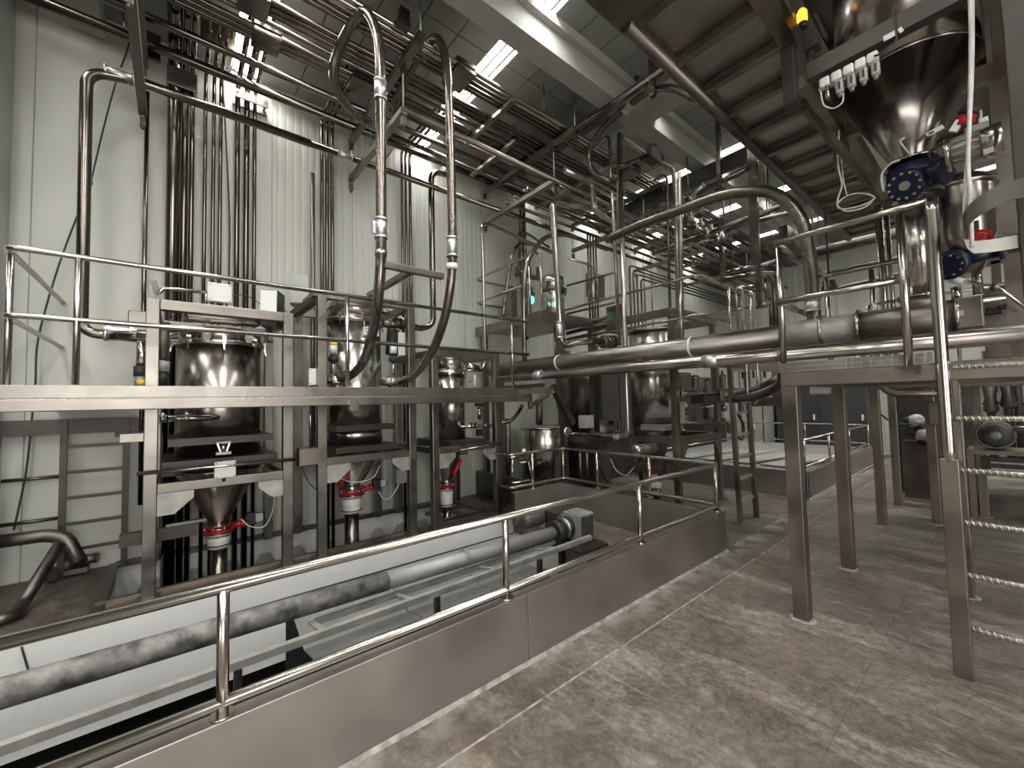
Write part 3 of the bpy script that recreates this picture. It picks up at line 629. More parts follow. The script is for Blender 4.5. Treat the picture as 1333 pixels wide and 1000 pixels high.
# third vessel: inlet and lower valve
pipe('bright thin drop pipe with a top elbow beside the third frame', [W(607, 482, X=-5.3), W(628, 482, X=-5.35), W(632, 470, X=-5.4), W(627, 292, X=-5.4), W(640, 293, X=-5.4), W(720, 330, X=-5.4)], .027, 'steel', .1)
t = thing('inlet_valve', 'small chrome valve at the lid of the third vessel', 'valve', W(615, 486, X=-5.25))
M().cyl(W(608, 476, X=-5.28), W(622, 480, X=-5.28), .05, 14).build('valve_body', 'steel_bright', t); M().cyl(W(618, 488, X=-5.25), W(618, 503, X=-5.25), .02, 10).build('stem', 'plastic_white', t); M().lathe([(.03, 0), (.03, .01), (.01, .01), (.01, .03), (.03, .03), (.03, .04)], W(611, 495, X=-5.24), (1, 0, 0), 8).build('hand_wheel', 'steel_bright', t)
t = thing('drain_valve', 'horizontal chrome drain line with upright black valve below the third vessel', 'valve', W(623, 555, X=-5.2))
M().tube([W(598, 556, X=-5.25), W(640, 553, X=-5.2)], .025).build('tube', 'steel_bright', t)
for x in (613, 618, 630, 636): M().cyl(W(x, 554, X=-5.2), W(x+2, 554, X=-5.2), .045, 12).build('flange', 'steel_bright', t)
M().cyl(W(624, 530, X=-5.2), W(624, 546, X=-5.2), .03, 10).build('stem', 'steel', t); M().box(W(624, 527, X=-5.2), (.08, .12, .05)).build('actuator', 'rubber', t, .006); M().box(W(624, 563, X=-5.2), (.06, .09, .1)).build('drain_body', 'rubber', t, .006)
pipe('curved steel hose below the end of the walkway', [W(650, 551, X=-5.2), W(664, 548, X=-5.1), W(674, 538, X=-5.0), W(680, 528, X=-4.9)], .03, 'steel_pipe', smooth=True, name='flexible_hose', cat='hose')
# loose cables on the frames
def cable(label, pts, r=.005, mt='cable'): return pipe(label, pts, r, mt, smooth=True, name='cable', cat='cable', n=6)
cable('thin black cable hanging diagonally across the ribbed wall', [W(173, 30, X=-6.1), W(167, 60, X=-6.1), W(150, 110, X=-6.1), W(134, 170, X=-6.1), W(120, 230, X=-6.1), W(119, 240, X=-5.9), W(103, 275, X=-6.1), W(75, 350, X=-6.1), W(50, 440, X=-6.1), W(46, 500, X=-6.1), W(40, 560, X=-6.12), W(33, 620, X=-6.12), W(18, 690, X=-6.12)], .008)
cable('black cable drooping from the junction box to the tilted control box', [W(300, 386, X=-4.95), W(318, 384, X=-5.0), W(335, 393, X=-5.05), W(350, 406, X=-5.05)])
cable('short black cable loop beside the tilted control box', [W(358, 398, X=-5.0), W(366, 398, X=-5.0), W(374, 408, X=-5.0)])
cable('light blue grey cable drooping from the valve under the wide vessel', [W(314, 676, X=-5.3), W(325, 685, X=-5.25), W(343, 686, X=-5.2), W(354, 668, X=-5.15), W(358, 642, X=-5.1)], .006, 'cable_white')
cable('white cable drooping from the valve under the middle vessel', [W(493, 640, X=-5.3), W(500, 650, X=-5.25), W(510, 646, X=-5.2), W(520, 630, X=-5.2)], .006, 'cable_white')
cable('grey cable curving across the cone of the middle vessel', [W(440, 622, X=-5.1), W(462, 628, X=-5.1), W(485, 622, X=-5.1), W(495, 606, X=-5.1)], .006, 'cable_white')
cable('dark cable drooping below the grey box between the frames', [W(392, 603, X=-5.0), W(400, 625, X=-5.0), W(412, 637, X=-5.0), W(430, 636, X=-5.0)], .006)
# dismantled filling spout on the brown floor
pipe('thick dark pipe lying along the wall at floor level', [W(-20, 708, X=-5.9), W(60, 697, X=-5.9), W(86, 700, X=-5.85), W(104, 733, X=-5.7)], .06, 'steel_dark', .14, name='waste_pipe')
t = pipe('slanting steel pipe lying on the brown floor', [W(78, 708, X=-5.6), W(30, 785, Z=.06), W(22, 800, Z=.05), W(-15, 812, Z=.05)], .045, 'steel_dark', .1, name='loose_pipe')
t = thing('pump', 'dark old pump lying on the brown floor under the ladder', 'pump', W(85, 745, Z=0))
c = W(82, 735, Z=.1); M().lathe([(.03, 0), (.1, .02), (.12, .06), (.12, .16), (.08, .2), (.04, .22)], c+V((0, -.1, 0)), (0, 1, 0), 18).build('housing', 'steel_dark', t); M().box(c+V((.04, .05, -.06)), (.2, .28, .05)).build('base', 'steel_dark', t); M().cyl(c+V((.02, .1, .02)), c+V((.05, .26, .02)), .05, 12).build('flange', 'steel_old', t)
plain(M().prism([W(47, 744, Z=.02), W(62, 758, Z=.02), W(75, 756, Z=.02), W(55, 735, Z=.02)], (0, 0, .10)), 'rubber_wedge', 'rubber', 'black rubber wedge lying beside the slanting pipe', 'wedge')
# ================================================================ VERTICAL PIPES ON THE WALL
xp = -6.11
def riser(label, px, py, r, top=5.84, bot=-.9, xr=-4.6, mt='steel_pipe', x=None, group=None):
    X = xp if x is None else x
    p = W(px, py, X=X); pts = [(X, p.y, bot), (X, p.y, top)]
    if xr: pts.append((xr, p.y, top))
    return pipe(label, pts, r, mt, .14, n=10, group=group)
riser('thin lone vertical wall pipe behind the corner of the walkway railing', 190.5, 200, .022, 5.3, .62, None)
riser('thickest vertical wall pipe of the bundle behind the wide vessel', 226, 200, .065, 5.86, xr=-4.2)
riser('medium vertical wall pipe just beside the thickest one', 240.5, 200, .032, xr=-4.3)
riser('slimmer vertical wall pipe next in line after the medium one', 250, 200, .026, xr=-4.4)
for i, (px, wd) in enumerate(((267, 'first'), (278, 'second'), (287, 'third'))):
    riser(wd + ' of three thin evenly spaced pipes on the wall behind the wide vessel', px, 200, .021, 5.80, xr=-5.0)
for i, (px, wd, r) in enumerate(((309, 'first', .03), (321, 'second', .034), (331.5, 'third', .022))):
    riser(wd + ' of three pipes on the wall under the skylight glow', px, 200, r, 5.80, xr=-4.6)
riser('flat grey conduit on the wall left of the four pipe bundle', 407, 280, .03, 4.95, .9, None, 'steel_frame')
for px, wd, r in ((419, 'first', .024), (425.5, 'second', .026), (432.5, 'third', .024)):
    riser(wd + ' of three brown pipes on the wall behind the middle vessel', px, 230, r, 5.84, xr=-4.9)
for px, wd, r in ((523, 'first', .022), (528, 'second', .022), (533.5, 'third', .027)):
    riser(wd + ' of three thin pipes on the wall behind the dark elbow pipe', px, 230, r, 5.84, xr=-4.9)
for px, wd in ((677.5, 'first'), (682, 'second')):
    riser(wd + ' of two pipes on the wall behind the upper railing cage', px, 280, .035, 5.84, 2.9, -5.2)
cable('dark cable looping down beside the third thin wall pipe', [W(305, 78, X=-6.05), W(300, 92, X=-6.08), W(291, 108, X=-6.1), W(293, 160, X=-6.1), W(297, 240, X=-6.1), W(299, 300, X=-6.1), W(298, 380, X=-6.1)], .009)
cable('thin dark cable strung across the wall below the rack pipes', [W(494, 212, X=-6.24), W(505, 203, X=-6.2), W(511, 195, X=-6.24)], .01)
def clampblock(label, a, b, z0, z1, X0=-6.24, X1=-6.02, mt='steel_rack'):
    t = thing('pipe_clamp', label, 'clamp', (X0, a, z0))
    M().span((X1-.02, a, z0), (X1, b, z1)).build('front_plate', mt, t, .003); M().span((X0, a, z0), (X0+.05, b, z1)).build('back_plate', mt, t)
    m = M()
    for y in (a+.03, b-.03): m.cyl((X0+.04, y, (z0+z1)/2), (X1+.012, y, (z0+z1)/2), .012, 6)
    m.build('bolt', 'steel_dark', t)
p0 = W(217, 95, X=-6.05); p1 = W(257, 100, X=-6.05)
clampblock('steel clamp plate across the thick pipe bundle high on the wall', p0.y, p1.y, p0.z-.12, p0.z+.1, mt='steel_frame')
p0 = W(305, 120, X=-6.05); p1 = W(349, 135, X=-6.05)
clampblock('pale steel clamp plate across the three pipes under the skylight', p0.y, p1.y, p0.z-.06, p0.z+.05, mt='steel_frame')
p0 = W(261, 20, X=-5.6); p1 = W(303, 45, X=-5.6)
plain(M().span((-5.62, p0.y, p0.z-.32), (-5.55, p1.y, p0.z+.02)), 'rack_plate', 'steel_rack', 'large dark flat plate hanging from the rack above three thin wall pipes', 'plate')
p0 = W(200, 62, X=-5.9)
plain(M().box(p0, (.05, .12, .3)), 'rack_plate', 'steel_rack', 'small dark plate on the rack hanger above the lone wall pipe', 'plate')
# ================================================================ OVERHEAD PIPE RACK
zu = 5.64; zl = 5.06; TY = (-.31, 1.97, 4.40, 6.80, 9.2, 11.6); E0 = -6.4; E1 = 14.6
for k, y in enumerate(TY):
    lab = ['at the near end over the walkway corner', 'between the two hose loops', 'over the far end of the walkway', 'over the round platform railing', 'beyond the hose arch', 'farthest down the hall'][k]
    t = thing('pipe_hanger', 'two tier steel trapeze hanging ' + lab, 'pipe hanger', (-5, y, 5.5))
    M().bar((-6.02, y, zu-.09), (-3.75, y, zu-.09), .075, .075).build('upper_bar', 'steel_dark' if k == 0 else 'steel_old', t, .004)
    M().bar((-6.02, y, zl-.075), (-4.2, y, zl-.075), .075, .075).build('lower_bar', 'steel_dark' if k == 0 else 'steel_old', t, .004)
    for x, z0 in ((-6.0, zl-.12), (-4.22, zl-.12), (-3.78, zu-.14)):
        M().tube([(x, y, z0), (x, y, ZC)], .010, n=6).build('rod', 'galvanised', t)
        if z0 < 5.2: M().box((x, y, zl-.19), (.05, .05, .1)).cyl((x, y, zl-.27), (x, y, zl-.2), .018, 8).build('rod_clip', 'steel_dark', t)
        M().box((x, y, zu-.17), (.05, .05, .09)).build('rod_clip', 'steel_dark', t)
RACK = [
 (-3.92, zu, .028, 'steel', 'bright outermost thin pipe on the upper tier of the overhead rack'),
 (-3.99, zu, .030, 'steel', 'second bright thin pipe on the upper tier of the rack'),
 (-4.06, zu, .026, 'steel_rack', 'third thin pipe on the upper tier, dark and brownish'),
 (-4.13, zu, .026, 'steel_rack', 'fourth thin pipe on the upper tier of the overhead rack'),
 (-4.19, zu, .024, 'steel_rack', 'fifth thin pipe on the upper tier beside the wide gap'),
 (-4.42, zu, .030, 'steel_rack', 'sixth upper tier pipe, just past the wide gap'),
 (-4.49, zu, .032, 'steel_rack', 'seventh upper tier pipe in the tight middle bundle'),
 (-4.565, zu, .032, 'steel_rack', 'eighth upper tier pipe in the tight middle bundle'),
 (-4.69, zu, .026, 'steel_pipe', 'ninth upper tier pipe, thin and on its own'),
 (-4.83, zu, .034, 'steel_rack', 'tenth upper tier pipe, first of the dark trio'),
 (-4.905, zu, .034, 'steel_rack', 'eleventh upper tier pipe, middle of the dark trio'),
 (-4.98, zu, .034, 'steel_rack', 'twelfth upper tier pipe, last of the dark trio'),
 (-5.12, zu, .026, 'steel_rack', 'thirteenth upper tier pipe, thin, beside the dark trio'),
 (-5.38, zu+.01, .042, 'steel_pipe', 'thick polished pipe on the upper tier nearest the wall pair'),
 (-5.62, zu, .036, 'steel_rack', 'upper tier pipe beside the thick brown wall side pipe'),
 (-5.81, zu+.02, .055, 'steel_rack', 'thickest brown pipe on the wall side of the upper tier'),
 (-4.22, zl-.06, .036, 'steel_old', 'brown square edge tube closing the lower tier of the rack'),
 (-4.72, zl, .026, 'steel_rack', 'thin lower tier pipe behind the hose loops'),
 (-4.80, zl, .026, 'steel_rack', 'second thin lower tier pipe behind the hose loops'),
 (-5.05, zl, .03, 'steel_rack', 'third lower tier pipe of the overhead rack'),
 (-5.30, zl, .03, 'steel_rack', 'fourth lower tier pipe of the overhead rack'),
]
for k, (x, z, r, m_, lab) in enumerate(RACK):
    y0 = E0; y1 = E1
    if x in (-5.62, -5.12): y0 = 2.2
    if z < 5.3: y0 = 1.95 if k == 16 else 4.3
    pipe(lab, [(x, y0, z), (x, y1, z)], r, m_, n=10)
pipe('long lower tier pipe that feeds the drop beside the wide vessel', [W(404, 187, X=-5.57), (-5.57, E1, zl)], .042, 'steel_pipe', n=12, coup=[(W(449, 202.5, X=-5.57), (0, 1, 0))], clen=.2)
# clamp blocks round bundles
def rackclamp(label, xa, xb, y, z, dy=.26, dz=.13):
    t = thing('pipe_clamp', label, 'clamp', ((xa+xb)/2, y, z))
    M().span((xa, y-dy/2, z-dz/2), (xb, y+dy/2, z-.02)).build('lower_block', 'steel_rack', t, .006); M().span((xa, y-dy/2, z+.005), (xb, y+dy/2, z+dz/2)).build('upper_block', 'steel_rack', t, .006)
rackclamp('brown clamp block on the outer bundle beside the second hose loop', -4.25, -3.88, 2.62, zu)
rackclamp('brown clamp block on the dark trio near the skylight glow', -5.05, -4.78, .72, zu)
rackclamp('brown clamp block on the middle bundle near the skylight glow', -4.64, -4.36, .55, zu)
rackclamp('brown clamp block inside the first hose loop', -5.02, -4.78, 1.72, zu)
rackclamp('brown clamp block on the outer bundle over the second trapeze', -4.25, -3.88, 6.1, zu)
# cross links of the rack
for k, (y, x0, x1) in enumerate(((3.35, -5.0, -3.9), (3.9, -5.7, -4.5), (5.6, -5.9, -3.9), (7.6, -5.9, -3.9), (8.4, -5.6, -3.9), (10.2, -5.9, -3.9))):
    plain(M().bar((x0, y, zu-.075), (x1, y, zu-.075), .06, .05), 'cross_bar', 'steel_frame', ['short square cross bar under the upper tier near the second hose', 'square cross bar under the rack over the third vessel', 'square cross bar under the rack over the upper railing cage', 'first dark cross bar over the far platform', 'second dark cross bar over the far platform', 'last dark cross bar far down the rack'][k], 'bar')
# long round tube from the rack to the mezzanine with its hanger
t = thing('cross_tube', 'long straight round tube crossing from the rack to the mezzanine underside', 'tube', W(650, 237, Y=4.42))
a = W(650, 240, Y=4.42); b = W(905, 61, Y=4.42)
M().tube([a, b], .05, n=14).build('tube', 'steel_rack', t)
c = W(848, 98, Y=4.42)
M().bar(W(848, 62, Y=4.42), W(850, 126, Y=4.42), .06, .06).build('hanger_post', 'steel_rack', t); M().bar(W(833, 108, Y=4.42), W(849, 124, Y=4.42), .05, .05).build('brace', 'steel_rack', t); M().bar(W(826, 105, Y=4.4), W(831, 98, Y=4.4), .04, .05).build('clip', 'steel_rack', t)
c0 = W(709, 70, Y=3.9); c1 = W(707, 92, Y=3.9)
plain(M().bar(c0, c1, .03, .09).box(c1, (.12, .1, .05)).tube([c1, W(709, 145, Y=3.9)], .008, n=6), 'rod_bracket', 'steel_rack', 'thin rod on an angle bracket fixed to the ceiling beam', 'bracket')
plain(M().box(W(526, 22, X=-3.8), (.06, .1, .16)).box(W(524, 32, X=-3.8), (.1, .14, .05)), 'rod_bracket', 'steel_rack', 'dark clip on the outer rack pipes between the hose loops', 'bracket')
# ================================================================ NEAR PLATFORM ON LEGS
t = thing('platform', 'brown steel platform on square legs with checker plate edge beside the rope wrapped ladder', 'platform', (-.5, 4.3, 0))
lw = .10
for x, y in ((-1.05, 3.61), (-1.05, 4.97), (-.30, 4.97), (.55, 3.61), (.55, 4.97)):
    M().span((x-lw/2, y-lw/2, 0), (x+lw/2, y+lw/2, 1.73)).build('leg', 'steel_old', t, .006)
    m = M(); m.lathe([(.085, 0), (.075, .008), (.06, .011)], (x, y, 0), n=12); m.build('mortar_foot', 'mortar', t)
M().span((-1.10, 3.555, 1.725), (.62, 3.655, 1.825)).build('front_beam', 'steel_old', t, .005)
M().span((-1.10, 4.92, 1.725), (.62, 5.02, 1.825)).build('rear_beam', 'steel_old', t, .005)
M().span((-1.10, 3.655, 1.725), (-1.0, 4.92, 1.825)).build('side_beam', 'steel_old', t, .005)
M().span((-.35, 3.655, 1.725), (-.26, 4.92, 1.82)).build('cross_beam', 'steel_old', t)
M().span((-1.10, 3.56, 1.826), (.62, 5.0, 1.836)).build('deck', 'checker_plate', t)
M().span((-1.105, 3.55, 1.828), (-.285, 3.558, 1.90)).build('toe_plate', 'checker_plate', t); M().span((-1.112, 3.55, 1.828), (-1.104, 4.98, 1.90)).build('toe_plate', 'checker_plate', t)
M().span((-.24, 3.55, 1.828), (.62, 3.56, 1.835)).build('edge_strip', 'steel_bright', t)
railing('platform_railing', 'bright round tube railing around the near platform ending at the ladder', 'railing',
    [((-1.09, 3.62, 1.90), (-1.09, 3.62, 2.80)), ((-1.09, 4.95, 1.84), (-1.09, 4.95, 2.82)), ((-.385, 3.52, 1.82), (-.385, 3.52, 2.78)), ((-.75, 4.95, 1.84), (-.75, 4.95, 2.80))],
    [[(-1.09, 3.6, 2.83), (-1.09, 4.95, 2.83), (.4, 4.95, 2.83)], [(-1.1, 3.62, 2.37), (-1.09, 4.95, 2.37), (.4, 4.95, 2.37)], [(-1.10, 3.56, 2.83), (-.55, 3.56, 2.83), (-.245, 3.56, 2.835)], [(-1.10, 3.56, 2.37), (-.40, 3.54, 2.37)]], r=.0225, feet=False, fil=.05)
plain(M().span((-.43, 3.49, 1.805), (-.33, 3.555, 1.822)).span((-.345, 3.49, 1.77), (-.333, 3.5, 1.806)), 'post_bracket', 'steel', 'small angled bracket under the railing post at the platform edge', 'bracket')
t = thing('ladder', 'steel ladder with rope wrapped rungs leading up to the near platform', 'ladder', (.1, 3.55, 0))
lx = -.245; ly = 3.56
M().span((lx-.04, ly-.035, 0), (lx+.04, ly+.035, 1.26)).build('stile', 'steel_old', t, .005)
M().span((.36, ly-.035, 0), (.44, ly+.035, 1.26)).build('stile', 'steel_old', t, .005)
for x in (lx, .40):
    M().tube([(x, ly, 1.22), (x, ly-.01, 1.32), (x, ly-.01, 2.78), (x, ly+.03, 2.83)] if x > 0 else [(x, ly, 1.2), (x, ly-.012, 1.3), (x, ly-.012, 2.76), (x, ly, 2.835)], .031, .05, 14).build('grab_tube', 'steel', t)
    M().bar((x+.045, ly+.02, 1.25), (x+.045, ly+.02, 1.80), .02, .03).build('guide_strip', 'steel_old', t)
for k in range(6):
    z = .31+k*.302 - .02; a = V((lx+.04, ly, z)); b = V((.36, ly, z))
    m = M().tube([a, b], .0155, n=12)
    # serrated anti slip wrap on each rung
    P = []; n = 150
    for i in range(n+1):
        f = i/n; th = f*2*PI*22; P.append(a+(b-a)*f+V((0, math.cos(th), math.sin(th)))*.0155)
    m.tube(P, .004, n=4); m.build('rung', 'grip', t)
# ================================================================ SECOND PLATFORM BEHIND
t = thing('platform', 'far brown steel platform on square legs behind the near platform', 'platform', (-.8, 7.5, 0))
for x, y in ((-1.09, 6.89), (-1.11, 8.23), (-.65, 7.42), (-.63, 7.96), (-.28, 8.3)):
    M().span((x-.045, y-.045, 0), (x+.045, y+.045, 1.72)).build('leg', 'steel_old', t, .005)
    M().lathe([(.08, 0), (.07, .006), (.05, .009)], (x, y, 0), n=10).build('mortar_foot', 'mortar', t)
for a_, b_ in (((-1.15, 6.84, 1.72), (.6, 6.93, 1.82)), ((-1.15, 8.2, 1.72), (.6, 8.3, 1.82)), ((-1.15, 6.93, 1.72), (-1.06, 8.2, 1.82))): M().span(a_, b_).build('beam', 'steel_old', t)
M().span((-1.15, 6.84, 1.825), (.6, 8.3, 1.835)).build('deck', 'checker_plate', t)
railing('platform_railing', 'tube railing of the far platform behind the near one', 'railing',
    [((-1.1, y, 1.83), (-1.1, y, 2.8)) for y in (6.9, 8.2)] + [((x, 8.22, 1.83), (x, 8.22, 2.8)) for x in (-.4, .3)],
    [[(.5, 6.88, 2.8), (-1.1, 6.88, 2.8), (-1.1, 8.22, 2.8), (.5, 8.22, 2.8)], [(.5, 6.88, 2.3), (-1.1, 6.88, 2.3), (-1.1, 8.22, 2.3), (.5, 8.22, 2.3)]], r=.02, feet=False)
# ================================================================ LONG SCREW CONVEYOR ACROSS THE HALL
yc = 4.05
zA = W(660, 480, Y=yc).z; zB = W(1100, 428, Y=yc).z
def cz(x): return zA + (zB-zA)*(x+4.96)/(-.9+4.96)
t = thing('cross_conveyor', 'long round steel screw conveyor crossing above the walkways towards the hopper', 'conveyor', (-2.5, yc, cz(-2.5)))
def P_(x): return V((x, yc, cz(x)))
M().cyl(P_(-5.35), P_(-1.20), .098, 28).build('tube', 'steel_conveyor', t)
M().cyl(P_(-1.20), P_(-.70), .111, 28).build('pale_section', 'plate_pale', t); M().cyl(P_(-.70), P_(-.16), .112, 28).build('inlet_trough', 'steel_conveyor', t)
xb = -.16; c = P_(-.08)
M().box(c+V((-.055, 0, .0)), (.115, .22, .20)).build('inlet_box', 'steel_old', t, .006)
for x in (-3.88, -2.02): M().cyl(P_(x-.012), P_(x+.012), .104, 28).build('strap', 'plastic_white', t)
for x in (-.93, -.70, -.19):
    M().cyl(P_(x-.01), P_(x+.01), .135, 28).build('flange', 'steel', t)
M().cyl(P_(-5.42), P_(-5.34), .11, 24).build('end_cap', 'steel_conveyor', t)
for x in (-4.4, -2.6): M().prism([P_(x)+V((-.05, -.09, -.05)), P_(x)+V((.05, -.09, -.05)), P_(x)+V((.05, -.07, -.13)), P_(x)+V((-.05, -.07, -.13))], (0, .14, 0)).build('saddle', 'steel_old', t)
M().bar(P_(-5.2)+V((0, 0, -.1)), V((-5.2, yc, 0)), .08, .08).build('support_leg', 'steel_old', t)
M().bar(P_(-1.75)+V((0, .02, -.08)), V((-1.75, 4.08, 1.0)), .03, .03).build('hanger', 'steel_old', t) if False else None
yr = 3.86; zr0 = W(660, 493, Y=yr).z; zr1 = W(1100, 455, Y=yr).z; xr0 = W(660, 493, Y=yr).x; xr1 = W(1100, 455, Y=yr).x
def R_(x): return V((x, yr, zr0+(zr1-zr0)*(x-xr0)/(xr1-xr0)))
t = thing('return_pipe', 'slimmer steel pipe running just below and in front of the long conveyor', 'pipe', R_(-2))
M().cyl(R_(-5.0), R_(.4), .056, 20).build('tube', 'steel', t)
for x in (-4.1, -1.75): M().cyl(R_(x-.07), R_(x+.07), .063, 18).build('coupling', 'galvanised', t)
M().box(R_(-4.1)+V((0, 0, .07)), (.12, .03, .03)).build('clamp_bolts', 'galvanised', t)
for x in (-.66, -.27): M().bar(R_(x)+V((0, 0, -.04)), V((x, yr, 1.835)), .03, .02).build('foot', 'steel_old', t)
# ================================================================ HOPPER, VALVE AND CHUTE
hx, hy = -.37, yc
t = thing('hopper', 'big shiny conical steel hopper hanging above the near platform', 'hopper', (hx, hy, 3.3))
M().lathe([(.375, 0), (.375, 1.3)], (hx, hy, 3.93), n=48).build('barrel', 'steel_tank', t)
M().lathe([(.105, 0), (.105, .03), (.378, .62)], (hx, hy, 3.30), n=48).build('cone', 'steel_tank', t)
M().lathe([(.377, -.012), (.381, -.006), (.381, .006), (.377, .012)], (hx, hy, 3.93), n=48).build('weld_seam', 'steel_bright', t)
M().lathe([(.15, 0), (.15, .018), (.11, .018)], (hx, hy, 3.285), n=28).build('outlet_flange', 'steel', t)
c = W(1217, 172, Y=3.90); d_ = V((-.05, -1, -.35)).normalized()
pl = M().bar(c+V((-.04, 0, 0)), c+V((.04, .005, .02)), .004, .045, V((0, .5, .85))); pl.build('sticker', 'plastic_white', t)
M().bar(c+V((-.028, -.004, 0)), c+V((-.004, -.003, .006)), .004, .02, V((0, .5, .85))).build('sticker_print', 'ink', t)
# frame beams that carry the hopper
t = thing('hopper_gantry', 'heavy brown steel frame around the big conical hopper', 'frame', (.07, 3.5, 3.4))
M().span((.075, 3.42, 1.836), (.21, 3.54, 4.75)).build('column', 'paint_brown', t, .006)
M().span((-.82, 3.5, 3.93), (.08, 3.58, 4.05)).build('front_beam', 'paint_brown', t, .004)
M().span((-.96, 3.46, 3.80), (-.88, 3.56, 4.75)).build('corner_post', 'paint_brown', t, .004)
M().span((-.90, 4.55, 3.7), (-.80, 4.65, 4.75)).build('corner_post', 'steel_old', t); M().span((.02, 4.55, 1.84), (.12, 4.65, 4.75)).build('column', 'steel_old', t)
M().span((-.88, 3.56, 3.93), (-.81, 4.6, 4.03)).build('side_beam', 'steel_old', t); M().span((.04, 3.56, 3.9), (.11, 4.6, 4.03)).build('side_beam', 'steel_old', t); M().span((-.82, 4.56, 3.93), (.02, 4.64, 4.05)).build('rear_beam', 'steel_old', t)
M().bar((-.84, 3.52, 3.74), (-.42, 4.5, 2.9), .03, .06).build('diagonal_brace', 'steel_old', t)
for a, b in (((1150, 51), (1165, 43)), ((1170, 41), (1175, 37))):
    p = W(*a, Y=3.495); q = W(*b, Y=3.495); M().bar(p, q, .004, .035, V((0, 0, 1)) if False else None).build('label_plate', 'plastic_white', t)
t = thing('air_filter_set', 'row of five white air preparation units on a bar beside the hopper', 'air unit', W(1100, 110, Y=3.5))
for k in range(5):
    f = k/4; p = W(1074+62*f, 108-32*f, Y=3.5); q = W(1086+54*f if k else 1074, 131-33*f, Y=3.5)
    M().box(p, (.058, .06, .062)).build('unit_head', 'plastic_white', t, .012)
    if k: 
        M().box(p+V((.012, -.005, -.085)), (.042, .045, .085)).build('bowl', 'box_grey', t, .01); M().box(p+V((.014, -.03, -.083)), (.012, .006, .05)).build('sight_glass', 'ink', t)
        M().cyl(p+V((.012, -.005, -.15)), p+V((.012, -.005, -.125)), .012, 10).build('drain', 'motor_grey', t)
    else: M().cyl(p+V((.01, 0, -.12)), p+V((.01, 0, -.03)), .014, 10).build('bowl', 'steel_bright', t)
M().bar(W(1066, 118, Y=3.53), W(1142, 80, Y=3.53), .02, .03).build('mount_bar', 'steel_bright', t)
cable('white tube looping under the air units', [W(1068, 118, Y=3.48), W(1072, 136, Y=3.47), W(1084, 141, Y=3.47), W(1096, 134, Y=3.47), W(1098, 122, Y=3.48)], .005, 'cable_white')
cable('grey cable draped along the hopper frame beam', [W(1138, 73, Y=3.46), W(1150, 68, Y=3.45), W(1166, 54, Y=3.46), W(1166, 30, Y=3.47), W(1163, 12, Y=3.47), W(1170, 0, Y=3.47)], .006)
# blue gear valve and grey motor
t = thing('gear_valve', 'dark blue gear driven slide valve under the hopper cone', 'valve', (hx, hy, 3.2))
g = W(1182, 236, Y=3.84)
M().lathe([(.05, 0), (.098, .01), (.105, .03), (.105, .06), (.085, .075)], g+V((0, .07, 0)), (-.25, -1, -.35), 24).build('gear_case', 'gear_blue', t)
M().lathe([(.13, 0), (.135, .03), (.13, .13), (.10, .15)], (hx, hy, 3.13), n=24).build('valve_body', 'gear_blue', t)
ax = V((-.25, -1, -.35)).normalized(); a_, b_ = basis(ax)
for k in range(12):
    q = g+V((0, .07, 0))+ax*.07+(a_*math.cos(k*PI/6)+b_*math.sin(k*PI/6))*.083; M().cyl(q, q+ax*.018, .009, 6).build('bolt', 'steel_bright', t)
M().cyl(g+V((0, .07, 0))+ax*.06, g+V((0, .07, 0))+ax*.085, .03, 12).build('shaft_cap', 'motor_grey', t)
e = W(1226, 222, Y=3.86); s_ = W(1200, 228, Y=3.9)
M().cyl(s_, e, .05, 16).build('neck', 'gear_blue', t); M().cyl(e, e+(e-s_).normalized()*.03, .085, 18).build('neck_flange', 'gear_blue', t)
M().lathe([(.16, 0), (.16, .03), (.10, .03), (.10, .1)], (hx, hy, 3.03), n=24).build('lower_flange', 'paint_dark', t)
t = thing('drive_motor', 'grey ribbed drive motor beside the blue gear valve', 'motor', W(1260, 200, Y=3.74))
a = W(1231, 204, Y=3.70); b = W(1305, 178, Y=3.70); d_ = (b-a).normalized(); 
M().cyl(a, a+d_*.02, .10, 20).build('front_flange', 'steel_bright', t)
M().cyl(a+d_*.02, b-d_*.07, .075, 20).build('housing', 'plate_pale', t)
m = M(); aa, bb = basis(d_)
for k in range(14):
    th = k*2*PI/14; q = aa*math.cos(th)+bb*math.sin(th); m.bar(a+d_*.03+q*.08, b-d_*.09+q*.08, .008, .02, q)
m.build('cooling_fins', 'plate_pale', t); M().cyl(b-d_*.08, b, .088, 20).build('fan_cover', 'steel_bright', t); M().box((a+b)/2+V((.02, 0, .09)), (.1, .09, .05)).build('terminal_box', 'motor_grey', t, .008)
M().box(W(1287, 196, Y=3.61), (.04, .005, .03)).build('nameplate', 'plastic_white', t)
t = thing('pressure_switch', 'black and red sensor head behind the grey drive motor', 'sensor', W(1262, 158, Y=3.95))
M().cyl(W(1258, 150, Y=3.95), W(1266, 140, Y=3.95), .05, 14).build('cap', 'rubber', t); M().cyl(W(1252, 166, Y=3.95), W(1258, 152, Y=3.95), .05, 14).build('red_body', 'valve_red', t); M().box(W(1281, 163, Y=3.95), (.04, .04, .09)).build('plug', 'plastic_white', t, .005); M().bar(W(1240, 172, Y=3.92), W(1250, 157, Y=3.92), .03, .04).build('clip', 'plastic_white', t)
cable('black cable hooking over the grey drive motor', [W(1212, 208, Y=3.8), W(1210, 198, Y=3.8), W(1222, 190, Y=3.8), W(1240, 184, Y=3.8), W(1250, 178, Y=3.85)], .008)
cable('white cable hooking up beside the blue gear valve', [W(1186, 203, Y=3.8), W(1177, 192, Y=3.8), W(1172, 184, Y=3.8), W(1178, 179, Y=3.8)], .007, 'cable_white')
